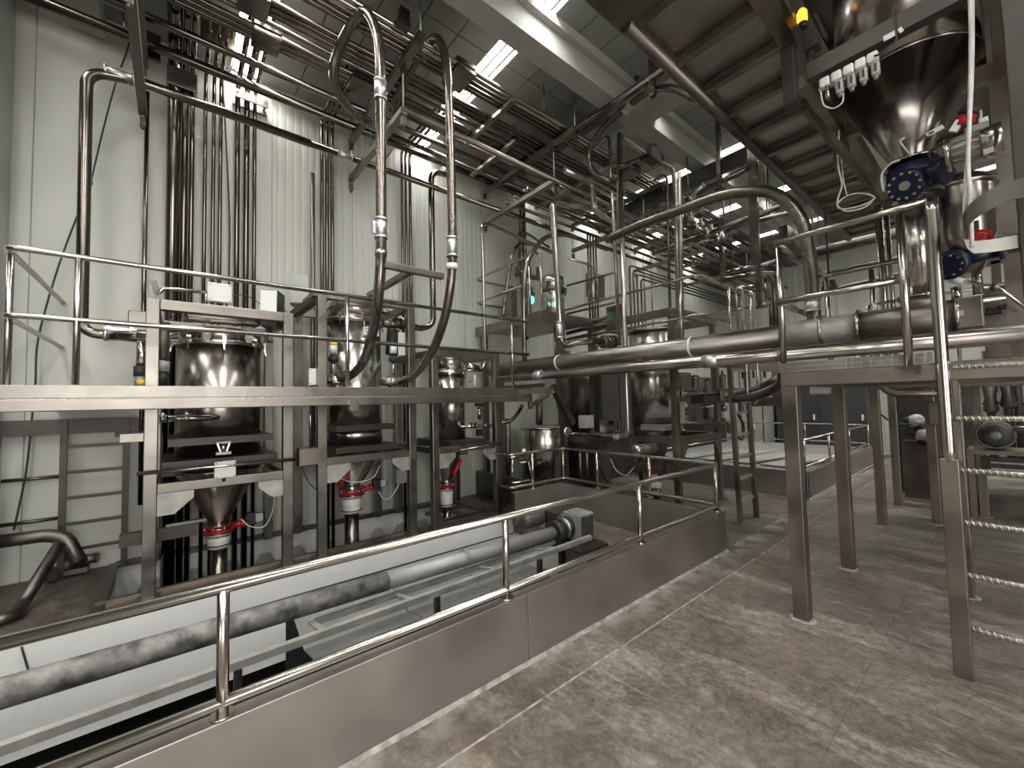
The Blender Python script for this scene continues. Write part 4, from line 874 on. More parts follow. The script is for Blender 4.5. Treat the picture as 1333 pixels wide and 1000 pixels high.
cable('white cable looping from the sensor behind the motor', [W(1262, 140, Y=3.95), W(1272, 139, Y=3.95), W(1277, 148, Y=3.95), W(1275, 158, Y=3.95)], .007, 'cable_white')
cable('two strand white cable hanging straight down past the motor', [W(1263, -5, Y=3.4), W(1264, 60, Y=3.4), W(1262, 150, Y=3.4), W(1260, 210, Y=3.4), W(1263, 260, Y=3.4), W(1265, 322, Y=3.4)], .010, 'cable_white')
cable('thin white cable hanging beside the thicker one', [W(1267, -5, Y=3.42), W(1267, 70, Y=3.42), W(1264, 150, Y=3.42), W(1257, 220, Y=3.42), W(1254, 285, Y=3.42)], .005, 'cable_white')
cable('tangled white cables left of the blue gear valve', [W(1092, 170, Y=3.9), W(1091, 215, Y=3.9), W(1096, 240, Y=3.9), W(1090, 262, Y=3.9), W(1094, 272, Y=3.9), W(1120, 268, Y=3.9), W(1138, 258, Y=3.9), W(1125, 252, Y=3.9), W(1105, 254, Y=3.9), W(1090, 266, Y=3.9), W(1102, 275, Y=3.9), W(1125, 270, Y=3.9), W(1140, 257, Y=3.9)], .006, 'cable_white')
cable('loose white cable with small plug hanging below the mezzanine', [W(1090, 180, Y=3.95), W(1095, 205, Y=3.95), W(1098, 235, Y=3.95), W(1103, 256, Y=3.95)], .004, 'cable_white')
cable('dark wiring looped around the blue gear valve', [W(1150, 250, Y=3.84), W(1148, 228, Y=3.82), W(1158, 214, Y=3.8), W(1172, 208, Y=3.8)], .008, 'cable_white')
t = thing('chute', 'vertical shiny steel chute from the gear valve down into the conveyor', 'chute', (hx, hy, 2.3))
zc_ = cz(hx)
M().lathe([(.077, 0), (.077, .72)], (hx, hy, zc_+.15), n=28).build('tube', 'steel', t)
M().lathe([(.12, 0), (.12, .012)], (hx, hy, zc_+.155), n=28).lathe([(.11, 0), (.11, .012)], (hx, hy, zc_+.86), n=28).build('flange', 'steel_bright', t)
M().lathe([(.095, 0), (.085, .09)], (hx, hy, zc_+.07), n=24).build('socket', 'steel_old', t)
for k in range(6):
    a = k*PI/3; M().cyl((hx+.105*math.cos(a), hy+.105*math.sin(a), zc_+.14), (hx+.105*math.cos(a), hy+.105*math.sin(a), zc_+.185), .008, 6).build('bolt', 'steel_bright', t)
# second small tank to the right and its parts
t = thing('side_tank', 'smaller round steel tank with a dished top right of the chute', 'tank', (-.07, 4.5, 2.8))
c = W(1247, 300, Y=4.5)
M().lathe([(.10, -.35), (.20, -.08), (.20, .30), (.185, .35), (.12, .39), (.02, .40)], (c.x, 4.5, c.z), n=32).build('shell', 'steel_tank', t)
M().lathe([(.215, .285), (.215, .31)], (c.x, 4.5, c.z), n=32).build('rim', 'steel', t)
t = thing('gear_valve', 'second dark blue gear valve low beside the ladder tube', 'valve', W(1245, 346, Y=4.3))
c = W(1240, 344, Y=4.25); M().lathe([(.05, 0), (.095, .01), (.1, .03), (.1, .06), (.08, .075)], c, (-.25, -1, -.3), 22).build('gear_case', 'gear_blue', t)
ax = V((-.25, -1, -.3)).normalized(); a_, b_ = basis(ax)
for k in range(10):
    q = c+ax*.07+(a_*math.cos(k*PI/5)+b_*math.sin(k*PI/5))*.07; M().cyl(q, q+ax*.014, .007, 6).build('bolt', 'steel_bright', t)
M().cyl(c+V((.02, .05, .02)), c+V((.2, .06, .05)), .045, 14).build('neck', 'gear_blue', t); M().cyl(c+V((.2, .06, .05)), c+V((.22, .06, .055)), .07, 14).build('neck_flange', 'gear_blue', t)
M().box(c+V((.36, .08, .08)), (.22, .12, .1)).build('motor', 'paint_dark', t, .01)
# curved guard strap with a white sheet tray
t = thing('guard_strap', 'wide curved brown steel strap at the right above the white tray', 'strap', W(1290, 270, Y=3.3))
pts = [W(1335, 243, Y=3.35), W(1310, 250, Y=3.3), W(1285, 262, Y=3.26), W(1265, 276, Y=3.25), W(1254, 292, Y=3.27), W(1257, 300, Y=3.4), W(1275, 297, Y=3.7)]
pp = catmull(pts, 5); m = M(); vs = []; h_ = V((0, 0, .05)); th = V((0, .006, 0))
for p in pp: vs += [p-h_, p+h_, p+h_+th, p-h_+th]
m.add(vs, [(4*i+j, 4*i+(j+1) % 4, 4*i+4+(j+1) % 4, 4*i+4+j) for i in range(len(pp)-1) for j in range(4)] + [(0, 1, 2, 3), tuple(4*(len(pp)-1)+j for j in (3, 2, 1, 0))]); m.build('strap', 'paint_brown', t)
t = thing('white_tray', 'white folded plastic sheet hanging like a tray below the curved strap', 'sheet', W(1290, 320, Y=3.5))
pts = [W(1254, 304, Y=3.45), W(1259, 316, Y=3.45), W(1267, 322, Y=3.45), W(1290, 320, Y=3.45), W(1308, 317, Y=3.45), W(1325, 314, Y=3.45)]
vs = []; m = M()
for i, p in enumerate(pts): vs += [p+V((0, 0, -.035)), p+V((0, 0, .035)), p+V((0, .004, .035)), p+V((0, .004, -.035))]
m.add(vs, [(4*i+j, 4*i+(j+1) % 4, 4*i+4+(j+1) % 4, 4*i+4+j) for i in range(len(pts)-1) for j in range(4)] + [(0, 1, 2, 3), (23, 22, 21, 20)]); m.build('sheet', 'paper', t)
plain(M().lathe([(.02, 0), (.045, .01), (.045, .06), (.02, .07)], W(1277, 312, Y=3.62), (0, -1, 0), 14).box(W(1284, 309, Y=3.6), (.05, .05, .07)), 'red_fitting', 'valve_red', 'red fitting showing over the edge of the white tray', 'fitting')
# ================================================================ MEZZANINE SEEN FROM BELOW
z = 4.2; xl, xr_ = -1.56, -.90
t = thing('mezzanine', 'overhead steel walkway seen from below with diamond plate between cross beams', 'mezzanine', (-1.2, 5, z))
M().cyl((xl, 2.38, z+.04), (xl, 8.6, z+.04), .045, 16).build('edge_tube', 'steel_dark', t)
M().span((xl-.03, 2.38, z+.05), (xl+.05, 8.6, z+.17)).build('side_beam', 'steel_old', t)
M().span((xr_-.05, 2.0, z+.02), (xr_+.05, 8.6, z+.17)).build('side_beam', 'steel_old', t)
ys = [2.45, 2.99, 3.45, 3.92, 4.4, 4.9, 5.4, 5.9, 6.35, 6.8, 7.25, 7.7, 8.15, 8.5]
for i, y in enumerate(ys):
    M().bar((xl+.03, y, z+.06), (xr_, y, z+.06), .06, .06).build('cross_beam', 'steel_old', t, .004)
    M().span((xl+.03, y, z+.11), (xr_, (ys[i+1] if i+1 < len(ys) else 8.6)-.004, z+.122)).build('deck_plate', 'checker_plate', t)
M().span((-1.62, 1.9, z+.04), (-.2, 2.45, z+.12)).build('end_landing', 'steel_old', t)
M().span((-1.62, 2.36, z+.12), (-1.57, 2.42, z+.9)).build('end_post', 'steel_old', t)
M().bar((-1.6, 2.40, z+.28), (-.3, 2.40, z+.28), .05, .05).build('end_rail', 'steel_old', t)
t = thing('warning_lamp', 'glowing amber warning lamp high beside the mezzanine', 'lamp', W(1045, 28, Y=3.6))
c = W(1044, 22, Y=3.6); M().lathe([(.028, -.05), (.034, -.03), (.034, .03), (.02, .055), (.004, .06)], c, n=16).build('lens', 'lamp_amber', t); M().cyl(c+V((0, 0, -.09)), c+V((0, 0, -.05)), .03, 12).build('base', 'rubber', t)
plain(M().box(W(1054, 62, Y=3.65), (.12, .1, .07)).bar(W(1056, 60, Y=3.65), W(1058, 95, Y=3.65), .03, .03).bar(W(1062, 20, Y=3.65), W(1076, 50, Y=3.65), .02, .05), 'lamp_bracket', 'paint_dark', 'dark stepped bracket below the amber warning lamp', 'bracket')

t = thing('skylight_blocker_deck', 'dark steel deck added above the big hopper to block the skylights', 'deck', (.6, 5, 4.75))  # deck added to keep skylight off the hopper and its frame
M().span((-.98, 2.7, 4.82), (2.4, 7.5, 4.86)).build('plate', 'steel_dark', t)
for x in (-.93, .07, 1.2, 2.35): M().span((x-.05, 2.7, 4.75), (x+.05, 7.5, 4.82)).build('beam', 'steel_old', t)
for y in (2.75, 4.6, 6.0, 7.45): M().span((-.98, y-.05, 4.76), (2.4, y+.05, 4.815)).build('cross_beam', 'steel_old', t)
for x, y in ((2.3, 3.0), (2.3, 7.3)): M().span((x-.06, y-.06, 0), (x+.06, y+.06, 4.75)).build('post', 'steel_old', t)
# ================================================================ UPPER PLATFORM BY THE WALL (small caged deck)
z3 = 2.98
t = thing('upper_platform', 'small raised deck at the wall carrying the vessel with the green lamp', 'platform', (-5.3, 4.9, 0))
M().span((-6.2, 4.27, z3-.10), (-4.44, 4.33, z3+.06)).build('front_beam', 'steel_frame', t, .004)
M().span((-4.52, 4.33, z3-.10), (-4.44, 5.6, z3+.06)).build('side_beam', 'steel_frame', t, .004)
M().span((-6.2, 4.33, z3-.02), (-4.52, 5.6, z3)).build('deck', 'checker_plate', t)
for x, y in ((-4.50, 4.75), (-4.5, 5.5), (-6.1, 4.4), (-5.3, 5.55)): M().span((x-.045, y-.045, 0), (x+.045, y+.045, z3-.1)).build('leg', 'steel_frame', t)
M().bar((-4.5, 4.33, 1.9), (-6.2, 4.33, 1.9), .06, .06).build('brace', 'steel_frame', t)
railing('upper_railing', 'thin tube railing cage around the small raised deck at the wall', 'railing',
    [((-4.72, 4.30, z3), (-4.72, 4.30, 3.98)), ((-4.5, 4.34, z3), (-4.5, 4.34, 3.93)), ((-4.47, 5.55, z3-.1), (-4.47, 5.55, 4.0))],
    [[(-6.2, 5.0, 3.94), (-6.2, 4.3, 3.94), (-4.55, 4.3, 3.97), (-4.5, 4.34, 3.9), (-4.5, 4.34, 3.0)], [(-6.2, 5.0, 3.5), (-6.2, 4.3, 3.5), (-4.72, 4.3, 3.52)],
     [(-4.5, 5.0, 3.99), (-4.48, 5.5, 3.99), (-4.47, 5.56, 3.9)]], r=.02, feet=False)
c = W(682, 400, X=-5.5)
t = thing('vessel', 'slim upper vessel with open clamps on the small raised deck', 'vessel', W(715, 400, X=-5.0))
q = V((-5.05, 5.15, z3))
M().lathe([(.20, 0), (.20, .62), (.185, .64), (.185, .66), (.20, .68), (.20, .85), (.1, .92), (.02, .94)], q, n=32).build('shell', 'steel', t)
M().lathe([(.215, .6), (.225, .61), (.225, .65), (.215, .66)], q, n=32).build('clamp_band', 'steel_dark', t)
for k in range(4):
    a = -1.2+k*.8; M().box(q+V((.23*math.cos(a), .23*math.sin(a), .6)), (.04, .04, .1)).build('toggle_clamp', 'steel_dark', t)
t = thing('upper_valve_block', 'cluster of dark valves and pipes behind the green lamp', 'valve', W(668, 365, X=-5.75))
M().box(W(665, 400, X=-5.75), (.2, .14, .75)).build('cabinet', 'steel_old', t); M().box(W(690, 360, X=-5.6), (.1, .5, .06)).build('manifold', 'steel_dark', t)
for px in (672, 690, 700): M().cyl(W(px, 360, X=-5.6), W(px, 348, X=-5.6), .03, 10).build('valve_head', 'steel_dark', t)
t = thing('signal_lamp', 'small teal green signal lamp on the raised deck at the wall', 'lamp', W(692, 385, X=-5.0))
c = W(692, 390, X=-5.0); M().lathe([(.02, -.07), (.042, -.04), (.045, .02), (.03, .05)], c, n=16).build('lens', 'lamp_green', t); M().lathe([(.05, 0), (.055, .05), (.02, .07), (.02, .16)], c+V((0, 0, .05)), n=16).build('base', 'rubber', t)
l = bpy.data.lights.new('green_glow', 'POINT'); l.energy = .6; l.color = (.1, .9, .75); l.shadow_soft_size = .04; o = bpy.data.objects.new('green_glow', l); o.location = c+V((.12, -.05, -.05)); COL.objects.link(o)
jbox('large grey panel box on the wall beside the four upper pipes', W(775, 372, X=-6.16), (.17, .5, .55), 'steel_frame', name='panel_box')
# hoses and pipes round the raised deck
pipe('tall curved hose rising beside the raised deck to the rack', [W(683, 470, X=-4.55), W(682, 425, X=-4.55), W(682, 385, X=-4.5), W(684, 350, X=-4.5), W(694, 328, X=-4.5), W(708, 311, X=-4.52), W(725, 306, X=-4.5), W(745, 308, X=-4.5), W(790, 325, X=-4.5)], .036, 'hose', smooth=True, n=14, name='flexible_hose', cat='hose')
pipe('second curved hose nearer the wall beside the raised deck', [W(655, 412, X=-5.6), W(658, 385, X=-5.6), W(663, 352, X=-5.6), W(670, 325, X=-5.6), W(680, 317, X=-5.6), W(700, 321, X=-5.6), W(720, 328, X=-5.6)], .03, 'hose', smooth=True, n=14, name='flexible_hose', cat='hose')
pipe('thin bent pipe with two corners behind the curved hoses', [W(715, 322, X=-5.9), W(676, 298, X=-5.9), W(675, 352, X=-5.9), W(682, 358, X=-5.9), W(690, 352, X=-5.9)], .025, 'steel_pipe', .08)
pipe('tall thick steel column pipe in front of the raised deck', [W(790, 275, X=-4.2), W(719, 262, X=-4.2), W(731, 452, X=-4.2), W(752, 446, X=-4.2), W(795, 443, X=-4.2)], .047, 'steel', .12, n=14, coup=[(W(728.5, 430, X=-4.2), (0, 0, 1))], clen=.26)
t = thing('coupling_block', 'dark coupling at the end of the curved elbow pipe above the conveyor', 'coupling', W(790, 444, X=-4.2))
M().cyl(W(783, 445, X=-4.2), W(800, 445, X=-4.2), .09, 16).build('body', 'steel_old', t)
for px in (785, 791, 797): M().cyl(W(px, 445, X=-4.2), W(px+2, 445, X=-4.2), .11, 16).build('flange', 'steel_dark', t)
for px, wd in ((766.5, 'first'), (770, 'second'), (773.5, 'third'), (777, 'fourth')):
    p = W(px+2, 430, X=-5.3); pipe(wd + ' of four slim upright pipes hanging from the rack beside the panel box', [(p.x, p.y, zl), p], .02, 'steel_pipe')
for k, (px, y0, wd) in enumerate(((819, 345, 'topmost'), (824, 351, 'second'), (829, 357, 'third'), (834, 363, 'lowest'))):
    p = W(px, y0, X=-5.75); pipe(wd + ' of four bent pipes rising behind the lidded far vessel and running down the hall', [(p.x, p.y, 2.3), p, (p.x, 14.88, p.z)], .024, 'steel_pipe', .12)
for k, (px, y0, wd) in enumerate(((840, 370, 'first'), (849, 350, 'second'))):
    p = W(px, y0, X=-6.18); pipe(wd + ' thin upright conduit on the wall behind the lidded far vessel', [(-6.21, p.y, 5.6), (-6.21, p.y, 2.4)], .018, 'steel_dark')
for k, (a, b, wd) in enumerate((((738, 372), (800, 355), 'upper'), ((738, 409), (800, 394), 'lower'))):
    pipe(wd + ' thin tube running from the cage to the tall column pipes', [W(*a, Y=5.5), W(*b, Y=5.5)], .018, 'steel_dark')
t = thing('manifold', 'bank of three stacked pipes left of the round lidded vessel', 'manifold', W(765, 428, Y=5.6))
for k, (a, b) in enumerate((((738, 427), (795, 412)), ((738, 434), (795, 420)), ((740, 442), (792, 431)))): M().tube([W(*a, Y=5.5), W(*b, Y=5.5)], .035, n=12).build('tube', 'steel_dark', t)
M().box(W(801, 415, Y=5.45), (.3, .06, .42)).build('plate', 'steel_rack', t)
# ================================================================ FAR PLATFORM AROUND THE LIDDED VESSEL
z2 = 2.18; xe = -2.4; ye = 5.07
t = thing('round_platform', 'far working platform with rounded railing corner behind the long conveyor', 'platform', (-3.6, 6, 0))
M().span((-5.0, ye, z2-.12), (xe, ye+.08, z2)).span((xe-.08, ye, z2-.12), (xe, 7.6, z2)).build('edge_beam', 'steel_frame', t)
M().span((-5.0, ye+.08, z2-.02), (xe-.08, 5.72, z2)).span((-3.1, 5.72, z2-.02), (xe-.08, 7.5, z2)).build('deck', 'checker_plate', t)
for x, y in ((-3.07, 5.58), (-3.07, 6.87), (-4.5, 5.58), (-4.5, 6.87)):
    M().span((x-.045, y-.045, 0), (x+.045, y+.045, 2.95 if x < -4 or y > 6 else 2.95)).build('post', 'steel_old', t, .004)
    M().box((x, y, .008), (.17, .17, .014)).build('foot_plate', 'steel_frame', t)
for y in (5.58, 6.87): M().span((-4.45, y-.04, 1.0), (-3.12, y+.04, 1.09)).build('lower_beam', 'steel_old', t)
for x in (-3.07, -4.5): M().span((x-.04, 5.62, 1.0), (x+.04, 6.83, 1.09)).build('beam', 'steel_frame', t, .004); M().span((x-.05, 5.62, 2.86), (x+.05, 6.83, 2.98)).build('beam', 'steel_frame', t, .004)
M().span((-4.5, 5.53, 2.86), (-3.07, 5.62, 2.98)).build('beam', 'steel_old', t, .004); M().span((-4.5, 6.83, 2.86), (-3.07, 6.92, 2.98)).build('beam', 'steel_old', t)
for y, s in ((5.63, 1), (6.82, -1)): M().prism([(-3.03, y, .99), (-3.03, y+s*.2, .99), (-3.03, y, .72)], (.012, 0, 0)).build('gusset', 'steel_frame', t)
railing('round_railing', 'slim tube railing with a slanted corner around the far platform', 'railing',
    [((W(722, 440, Y=ye).x, ye, z2), (W(722, 408, Y=ye).x, ye, W(722, 408, Y=ye).z)), ((W(887, 440, Y=ye).x, ye, z2), (W(885, 366, Y=ye).x, ye, 3.19)), ((xe, W(949, 372, X=xe).y, z2), (xe, W(948, 372, X=xe).y, 3.17)), ((xe, 6.35, z2), (xe, 6.35, 3.17)), ((xe, 6.65, z2), (xe, 6.65, 3.17))],
    [[W(712, 410, Y=ye), W(884, 364, Y=ye), W(905, 358.5, Y=ye), W(914, 360, X=xe), W(948, 373, X=xe), W(958, 379, X=xe), W(961, 430, X=xe)], [W(724, 445, Y=ye), W(884, 415, Y=ye), W(906, 409.5, Y=ye), W(918, 411, X=xe), W(950, 419, X=xe)],
     [(xe, 6.3, 3.17), (xe, 7.5, 3.17), (-3.4, 7.5, 3.17)]], r=.019, feet=False, fil=.08)
t = thing('lidded_vessel', 'wide far vessel with a flat lid inside the round railing', 'vessel', (-3.82, 6.2, .8))
q = V((-3.82, 6.2, 0))
M().lathe([(.335, 1.22), (.335, 2.76)], q, n=40).build('shell', 'steel_bright', t)
M().lathe([(.34, 2.765), (.345, 2.77), (.345, 2.80), (.33, 2.82), (.30, 2.83), (.02, 2.84)], q, n=40).build('lid', 'steel_old', t)
M().lathe([(.08, .5), (.09, .52), (.30, 1.02), (.335, 1.22)], q, n=32).build('cone', 'steel_dark', t)
M().span((-3.72, 5.82, 1.36), (-3.43, 6.62, 1.43)).build('support_plate', 'plate_pale', t, .004); M().span((-3.80, 5.80, 1.16), (-3.38, 6.80, 1.25)).build('support_plate', 'plate_pale', t, .004)
M().lathe([(.13, .42), (.13, .45)], q, n=24).build('valve_flange', 'valve_red', t)
M().lathe([(.09, .18), (.10, .2), (.10, .42)], q, n=20).build('sleeve', 'sleeve', t); M().lathe([(.08, -.0), (.08, .18)], q, n=20).build('outlet_tube', 'steel_pipe', t)
t = thing('drive_motor', 'horizontal pale cylinder motor below the lidded far vessel', 'motor', W(850, 590, X=-3.2))
M().lathe([(.02, 0), (.07, .01), (.08, .03), (.08, .46), (.06, .5), (.02, .51)], W(826, 587, X=-3.25), (0, 1, 0), 18).build('housing', 'steel', t); M().box(W(845, 606, X=-3.3), (.2, .42, .12)).build('base', 'steel_dark', t); M().box(W(864, 612, X=-3.25), (.12, .12, .2)).build('bracket', 'steel_frame', t)
cable('white cable drooping under the far platform', [W(795, 598, X=-3.6), W(802, 612, X=-3.6), W(815, 619, X=-3.6), W(824, 610, X=-3.6), W(833, 602, X=-3.6)], .008, 'cable_white')
cable('black cable looping by the pale motor', [W(866, 594, X=-3.2), W(875, 604, X=-3.2), W(872, 616, X=-3.2), W(858, 628, X=-3.2)], .008)
# control box with push buttons
t = thing('button_box', 'small upright push button box on the post of the far platform', 'control box', W(890, 540, X=-3.0))
c = W(890, 537, X=-2.96); M().box(c, (.06, .10, .30)).build('housing', 'plate_pale', t, .005)
for k, (dz, mm) in enumerate(((.10, 'plastic_white'), (.04, 'rubber'), (-.02, 'rubber'), (-.09, 'rust'))): M().cyl(c+V((.03, 0, dz)), c+V((.05, 0, dz)), .022, 12).build('button', mm, t)
# machinery under the far platform
t = thing('filter_skid', 'rack of chrome filters and valves under the far platform', 'machine', (-2.9, 6.5, 1.2))
for px, py, r in ((905, 497, .05), (921, 502, .06), (941, 495, .045), (921, 535, .08), (938, 512, .05), (943, 535, .04), (965, 530, .05), (950, 555, .06)): 
    p = W(px, py, X=-2.95); M().lathe([(r*.6, -.12), (r, -.10), (r, .04), (r*1.2, .05), (r*1.2, .08), (r*.5, .1)], p, n=16).build('filter_bowl', 'steel_bright', t)
M().tube([W(888, 512, X=-3.0), W(915, 512, X=-3.0), W(950, 510, X=-3.0), W(968, 510, X=-3.0)], .04).tube([W(935, 508, X=-2.9), W(980, 506, X=-2.9)], .028).build('header_tube', 'steel', t)
M().box(W(915, 555, X=-3.0), (.3, .6, .1)).box(W(925, 520, X=-3.05), (.2, .9, .12)).build('block', 'paint_dark', t)
M().box(W(914, 499, X=-3.0), (.06, .22, .14)).build('gauge_box', 'box_grey', t); M().box(W(943, 540, X=-2.85), (.05, .07, .1)).build('tag', 'plastic_white', t)
M().tube([W(961, 540, X=-2.8), W(968, 555, X=-2.8), W(966, 572, X=-2.8), W(958, 566, X=-2.8)], .02, smooth=True).build('hose_piece', 'rubber', t)
pipe('upright pipe with a bottom elbow in front of the lidded far vessel', [W(806, 174, Y=4.9), W(815, 492, Y=4.9), W(818, 572, Y=4.9), W(796, 568, Y=4.9), W(775, 566, Y=4.9)], .035, 'steel', .12, n=12, coup=[(W(804, 570, Y=4.9), (1, 0, 0))], clen=.1)
t = pipe('tall portal pipe with a top elbow ending in a black box', [W(806, 300, Y=4.95), W(806, 174, Y=4.95), W(846, 204, X=-3.35), W(875, 219, X=-3.35), W(879, 240, X=-3.35), W(884, 440, X=-3.35)], .038, 'steel', .12, n=12, name='portal_pipe')
plain(M().box(W(848, 202, X=-3.35), (.16, .26, .2)).bar(W(851, 200, X=-3.35), W(854, 180, X=-3.35), .02, .08), 'black_box', 'paint_dark', 'black open box with a raised flap on the portal pipe', 'box')
pipe('slimmer portal pipe just left of the tall one', [W(772, 190, Y=5.0), W(793, 176, Y=5.0), W(799, 300, Y=5.0), W(807, 450, Y=5.0)], .026, 'steel', .08, n=12, name='portal_pipe')
pipe('thin portal pipe beside the bent one right of the black box', [W(842, 238, X=-3.5), W(868, 226, X=-3.5), W(873, 440, X=-3.5)], .022, 'steel_pipe', .07, n=10, name='portal_pipe')
pipe('short dark tube bracing the black box to the rack', [W(806, 218, X=-3.35), W(845, 202, X=-3.35)], .035, 'steel_rack', name='brace_tube', cat='tube')
pipe('short pale bent pipe dropping from the rack left of the portal pipes', [W(735, 222, X=-3.95), W(771, 236, X=-3.95), W(773, 272, X=-3.95), W(790, 285, X=-3.95), W(840, 306, X=-3.95)], .04, 'steel', .1, n=12)
pipe('tall post tube of the far platform beside the portal pipes', [W(884, 225, Y=5.6), W(888, 440, Y=5.6)], .03, 'steel_old', name='post_tube', cat='tube')
pipe('loop hose curling from the rack up to the mezzanine', [W(905, 128, Y=4.6), W(885, 118, Y=4.6), W(862, 115, Y=4.6), W(840, 122, Y=4.6), W(815, 140, Y=4.62), W(788, 164, Y=4.65), W(769, 192, Y=4.7), W(767, 212, Y=4.75), W(775, 226, Y=4.8), W(793, 236, Y=4.85), W(815, 246, X=-3.65)], .046, 'hose', smooth=True, n=14, name='flexible_hose', cat='hose', coup=[(W(820, 137, Y=4.62), (-1, 0, -.6))], clen=.22)
pipe('big dark arched hose bending down into the long conveyor', [W(790, 312, Y=4.06), W(835, 292, Y=4.06), W(890, 272, Y=4.06), W(935, 256, Y=4.06), W(968, 250, Y=4.06), W(1000, 250, Y=4.06), W(1025, 263, Y=4.06), W(1042, 285, Y=4.06), W(1051, 315, Y=4.06), W(1056, 360, Y=4.06), W(1061, 428, Y=4.06)], .05, 'hose', smooth=True, n=16, name='flexible_hose', cat='hose', coup=[(W(1058, 398, Y=4.06), (0, 0, 1))], clen=.1)
pipe('short bent elbow pipe with a coupling below the dark I beam', [W(876, 305, Y=6.7), W(893, 290, Y=6.7), W(895, 258, Y=6.7), W(925, 243, Y=6.7), W(1000, 208, Y=6.7)], .045, 'steel_rack', .12, n=12, coup=[(W(908, 250, Y=6.7), (1, 0, .5))], clen=.3)
plain(M().bar(W(790, 287, Y=7.0), W(988, 194, Y=7.0), .16, .2), 'roof_beam', 'paint_dark', 'dark thick beam crossing below the ceiling behind the portal pipes', 'beam')
for k, (px, y0, y1, lab) in enumerate(((934, 146, 246, 'brown hanging post in front of the dark beam'), (978, 212, 340, 'brown hanging post left of the arched hose top'), (986, 270, 400, 'brown post below the mezzanine edge'), (940, 345, 365, 'short rod below the rack end'))):
    p = W(px, y0, Y=6.6); plain(M().bar((p.x, p.y, ZC if k < 3 else p.z+.3), W(px+3, y1, Y=6.6), .06, .06).box(W(px+3, y1, Y=6.6), (.12, .1, .03)), 'hanger_post', 'steel_rack', lab, 'post')
for k, (a, b, Y, lab) in enumerate((((850, 330), (1015, 270), 7.2, 'first long dark tube crossing the far end of the rack'), ((895, 310), (1035, 275), 8.2, 'second long dark tube crossing the far end of the rack'), ((950, 360), (1010, 340), 8.8, 'third dark tube crossing far down the rack'))):
    p = W(*a, Y=Y); q = W(*b, Y=Y); t = thing('cross_tube', lab, 'tube', p); M().tube([p, q], .045).build('tube', 'steel_rack', t)
    for f in (.08, .92): h0 = p+(q-p)*f; M().tube([h0, (h0.x, h0.y, ZC)], .01, n=6).build('rod', 'steel_dark', t)
# two bent process pipes and drops at the far end of the rack
for k, (pts, X, lab) in enumerate((
    ([(945, 355), (975, 348), (995, 352), (1007, 370), (1010, 428)], -2.7, 'bright bent pipe dropping at the far end of the rack'),
    ([(940, 365), (985, 356), (1012, 356), (1015, 425)], -2.4, 'second bent pipe dropping beside the bright one'),
    ([(960, 375), (990, 372), (1003, 385), (1004, 425)], -3.0, 'third bent pipe dropping behind the far railing'))):
    pipe(lab, [W(*p, X=X) for p in pts], .035, 'steel_pipe', .2, n=12)
for k, (px, y0, y1, lab) in enumerate(((938, 315, 372, 'thin dark drop pipe under the middle of the far rack'), (958, 330, 360, 'short dark drop pipe under the far rack'), (988, 330, 385, 'dark drop pipe left of the near railing corner'), (996, 345, 400, 'slim drop pipe beside the near railing corner'), (1006, 330, 430, 'last slim drop pipe before the near railing corner'))):
    p = W(px+2, y1, X=-4.22); pipe(lab, [(p.x, p.y, zl-.06), p], .03, 'steel_rack', name='drop_pipe')
t = thing('valve_cluster', 'dark cluster of valves on top of the rack beyond the portal pipes', 'valve', W(905, 290, X=-3.2))
for k in range(7): 
    p = W(898+7*k, 284+4*k+(k % 2)*8, X=-3.2); M().lathe([(.03, -.1), (.06, -.08), (.06, .02), (.03, .04), (.03, .1)], p, n=12).build('valve_head', 'steel_dark', t)
M().tube([W(892, 292, X=-3.2), W(950, 316, X=-3.2)], .04).build('header', 'steel_rack', t)
for px, py in ((898, 294), (944, 313)): p = W(px, py, X=-3.2); M().tube([p, (p.x, p.y, ZC)], .012, n=6).build('rod', 'steel_dark', t)
plain(M().bar(W(1025, 308, Y=7.5), W(990, 318, Y=7.5), .06, .12).box(W(1024, 307, Y=7.5), (.12, .3, .25)), 'end_bracket', 'steel_rack', 'boxy steel bracket at the end of the far rack near the arched hose', 'bracket')
# far upper pipes behind the platform railing
for k, (a, b, Y, r, lab) in enumerate((((1055, 330), (1200, 296), 9.5, .09, 'thick brown duct along the far wall under the ceiling'), ((1050, 362), (1190, 330), 9.5, .05, 'upper thin far pipe behind the near railing'), ((1050, 385), (1190, 352), 9.6, .035, 'lower thin far pipe behind the near railing'))):
    p = W(*a, Y=Y); q = W(*b, Y=Y); t = thing('far_pipe', lab, 'pipe', p); M().tube([p, q], r).build('tube', 'steel_dark', t)
    for f in (.1, .9): h0 = p+(q-p)*f; M().tube([h0, (h0.x, h0.y, ZC)], .012, n=6).build('rod', 'steel_dark', t)
for k, (px, y0, y1, Y, r, lab) in enumerate(((1143, 268, 412, 7.0, .042, 'tall bright upright tube behind the near railing'), (1154, 268, 405, 7.0, .024, 'slim bright upright tube beside the tall one'))):
    p = W(px, y0, Y=Y); pipe(lab, [p, (p.x, p.y, 1.835)], r, 'steel', name='upright_tube', cat='tube')
c = W(1080, 380, Y=6.88)
plain(M().box(c+V((0, 0, .1)), (.12, .12, .10)).lathe([(.02, 0), (.09, .03), (.09, .08), (.02, .1)], c, n=16).tube([c+V((0, 0, .12)), (c.x, 6.88, ZC)], .012, n=6), 'horn', 'rubber', 'small dark horn behind the near railing', 'horn')
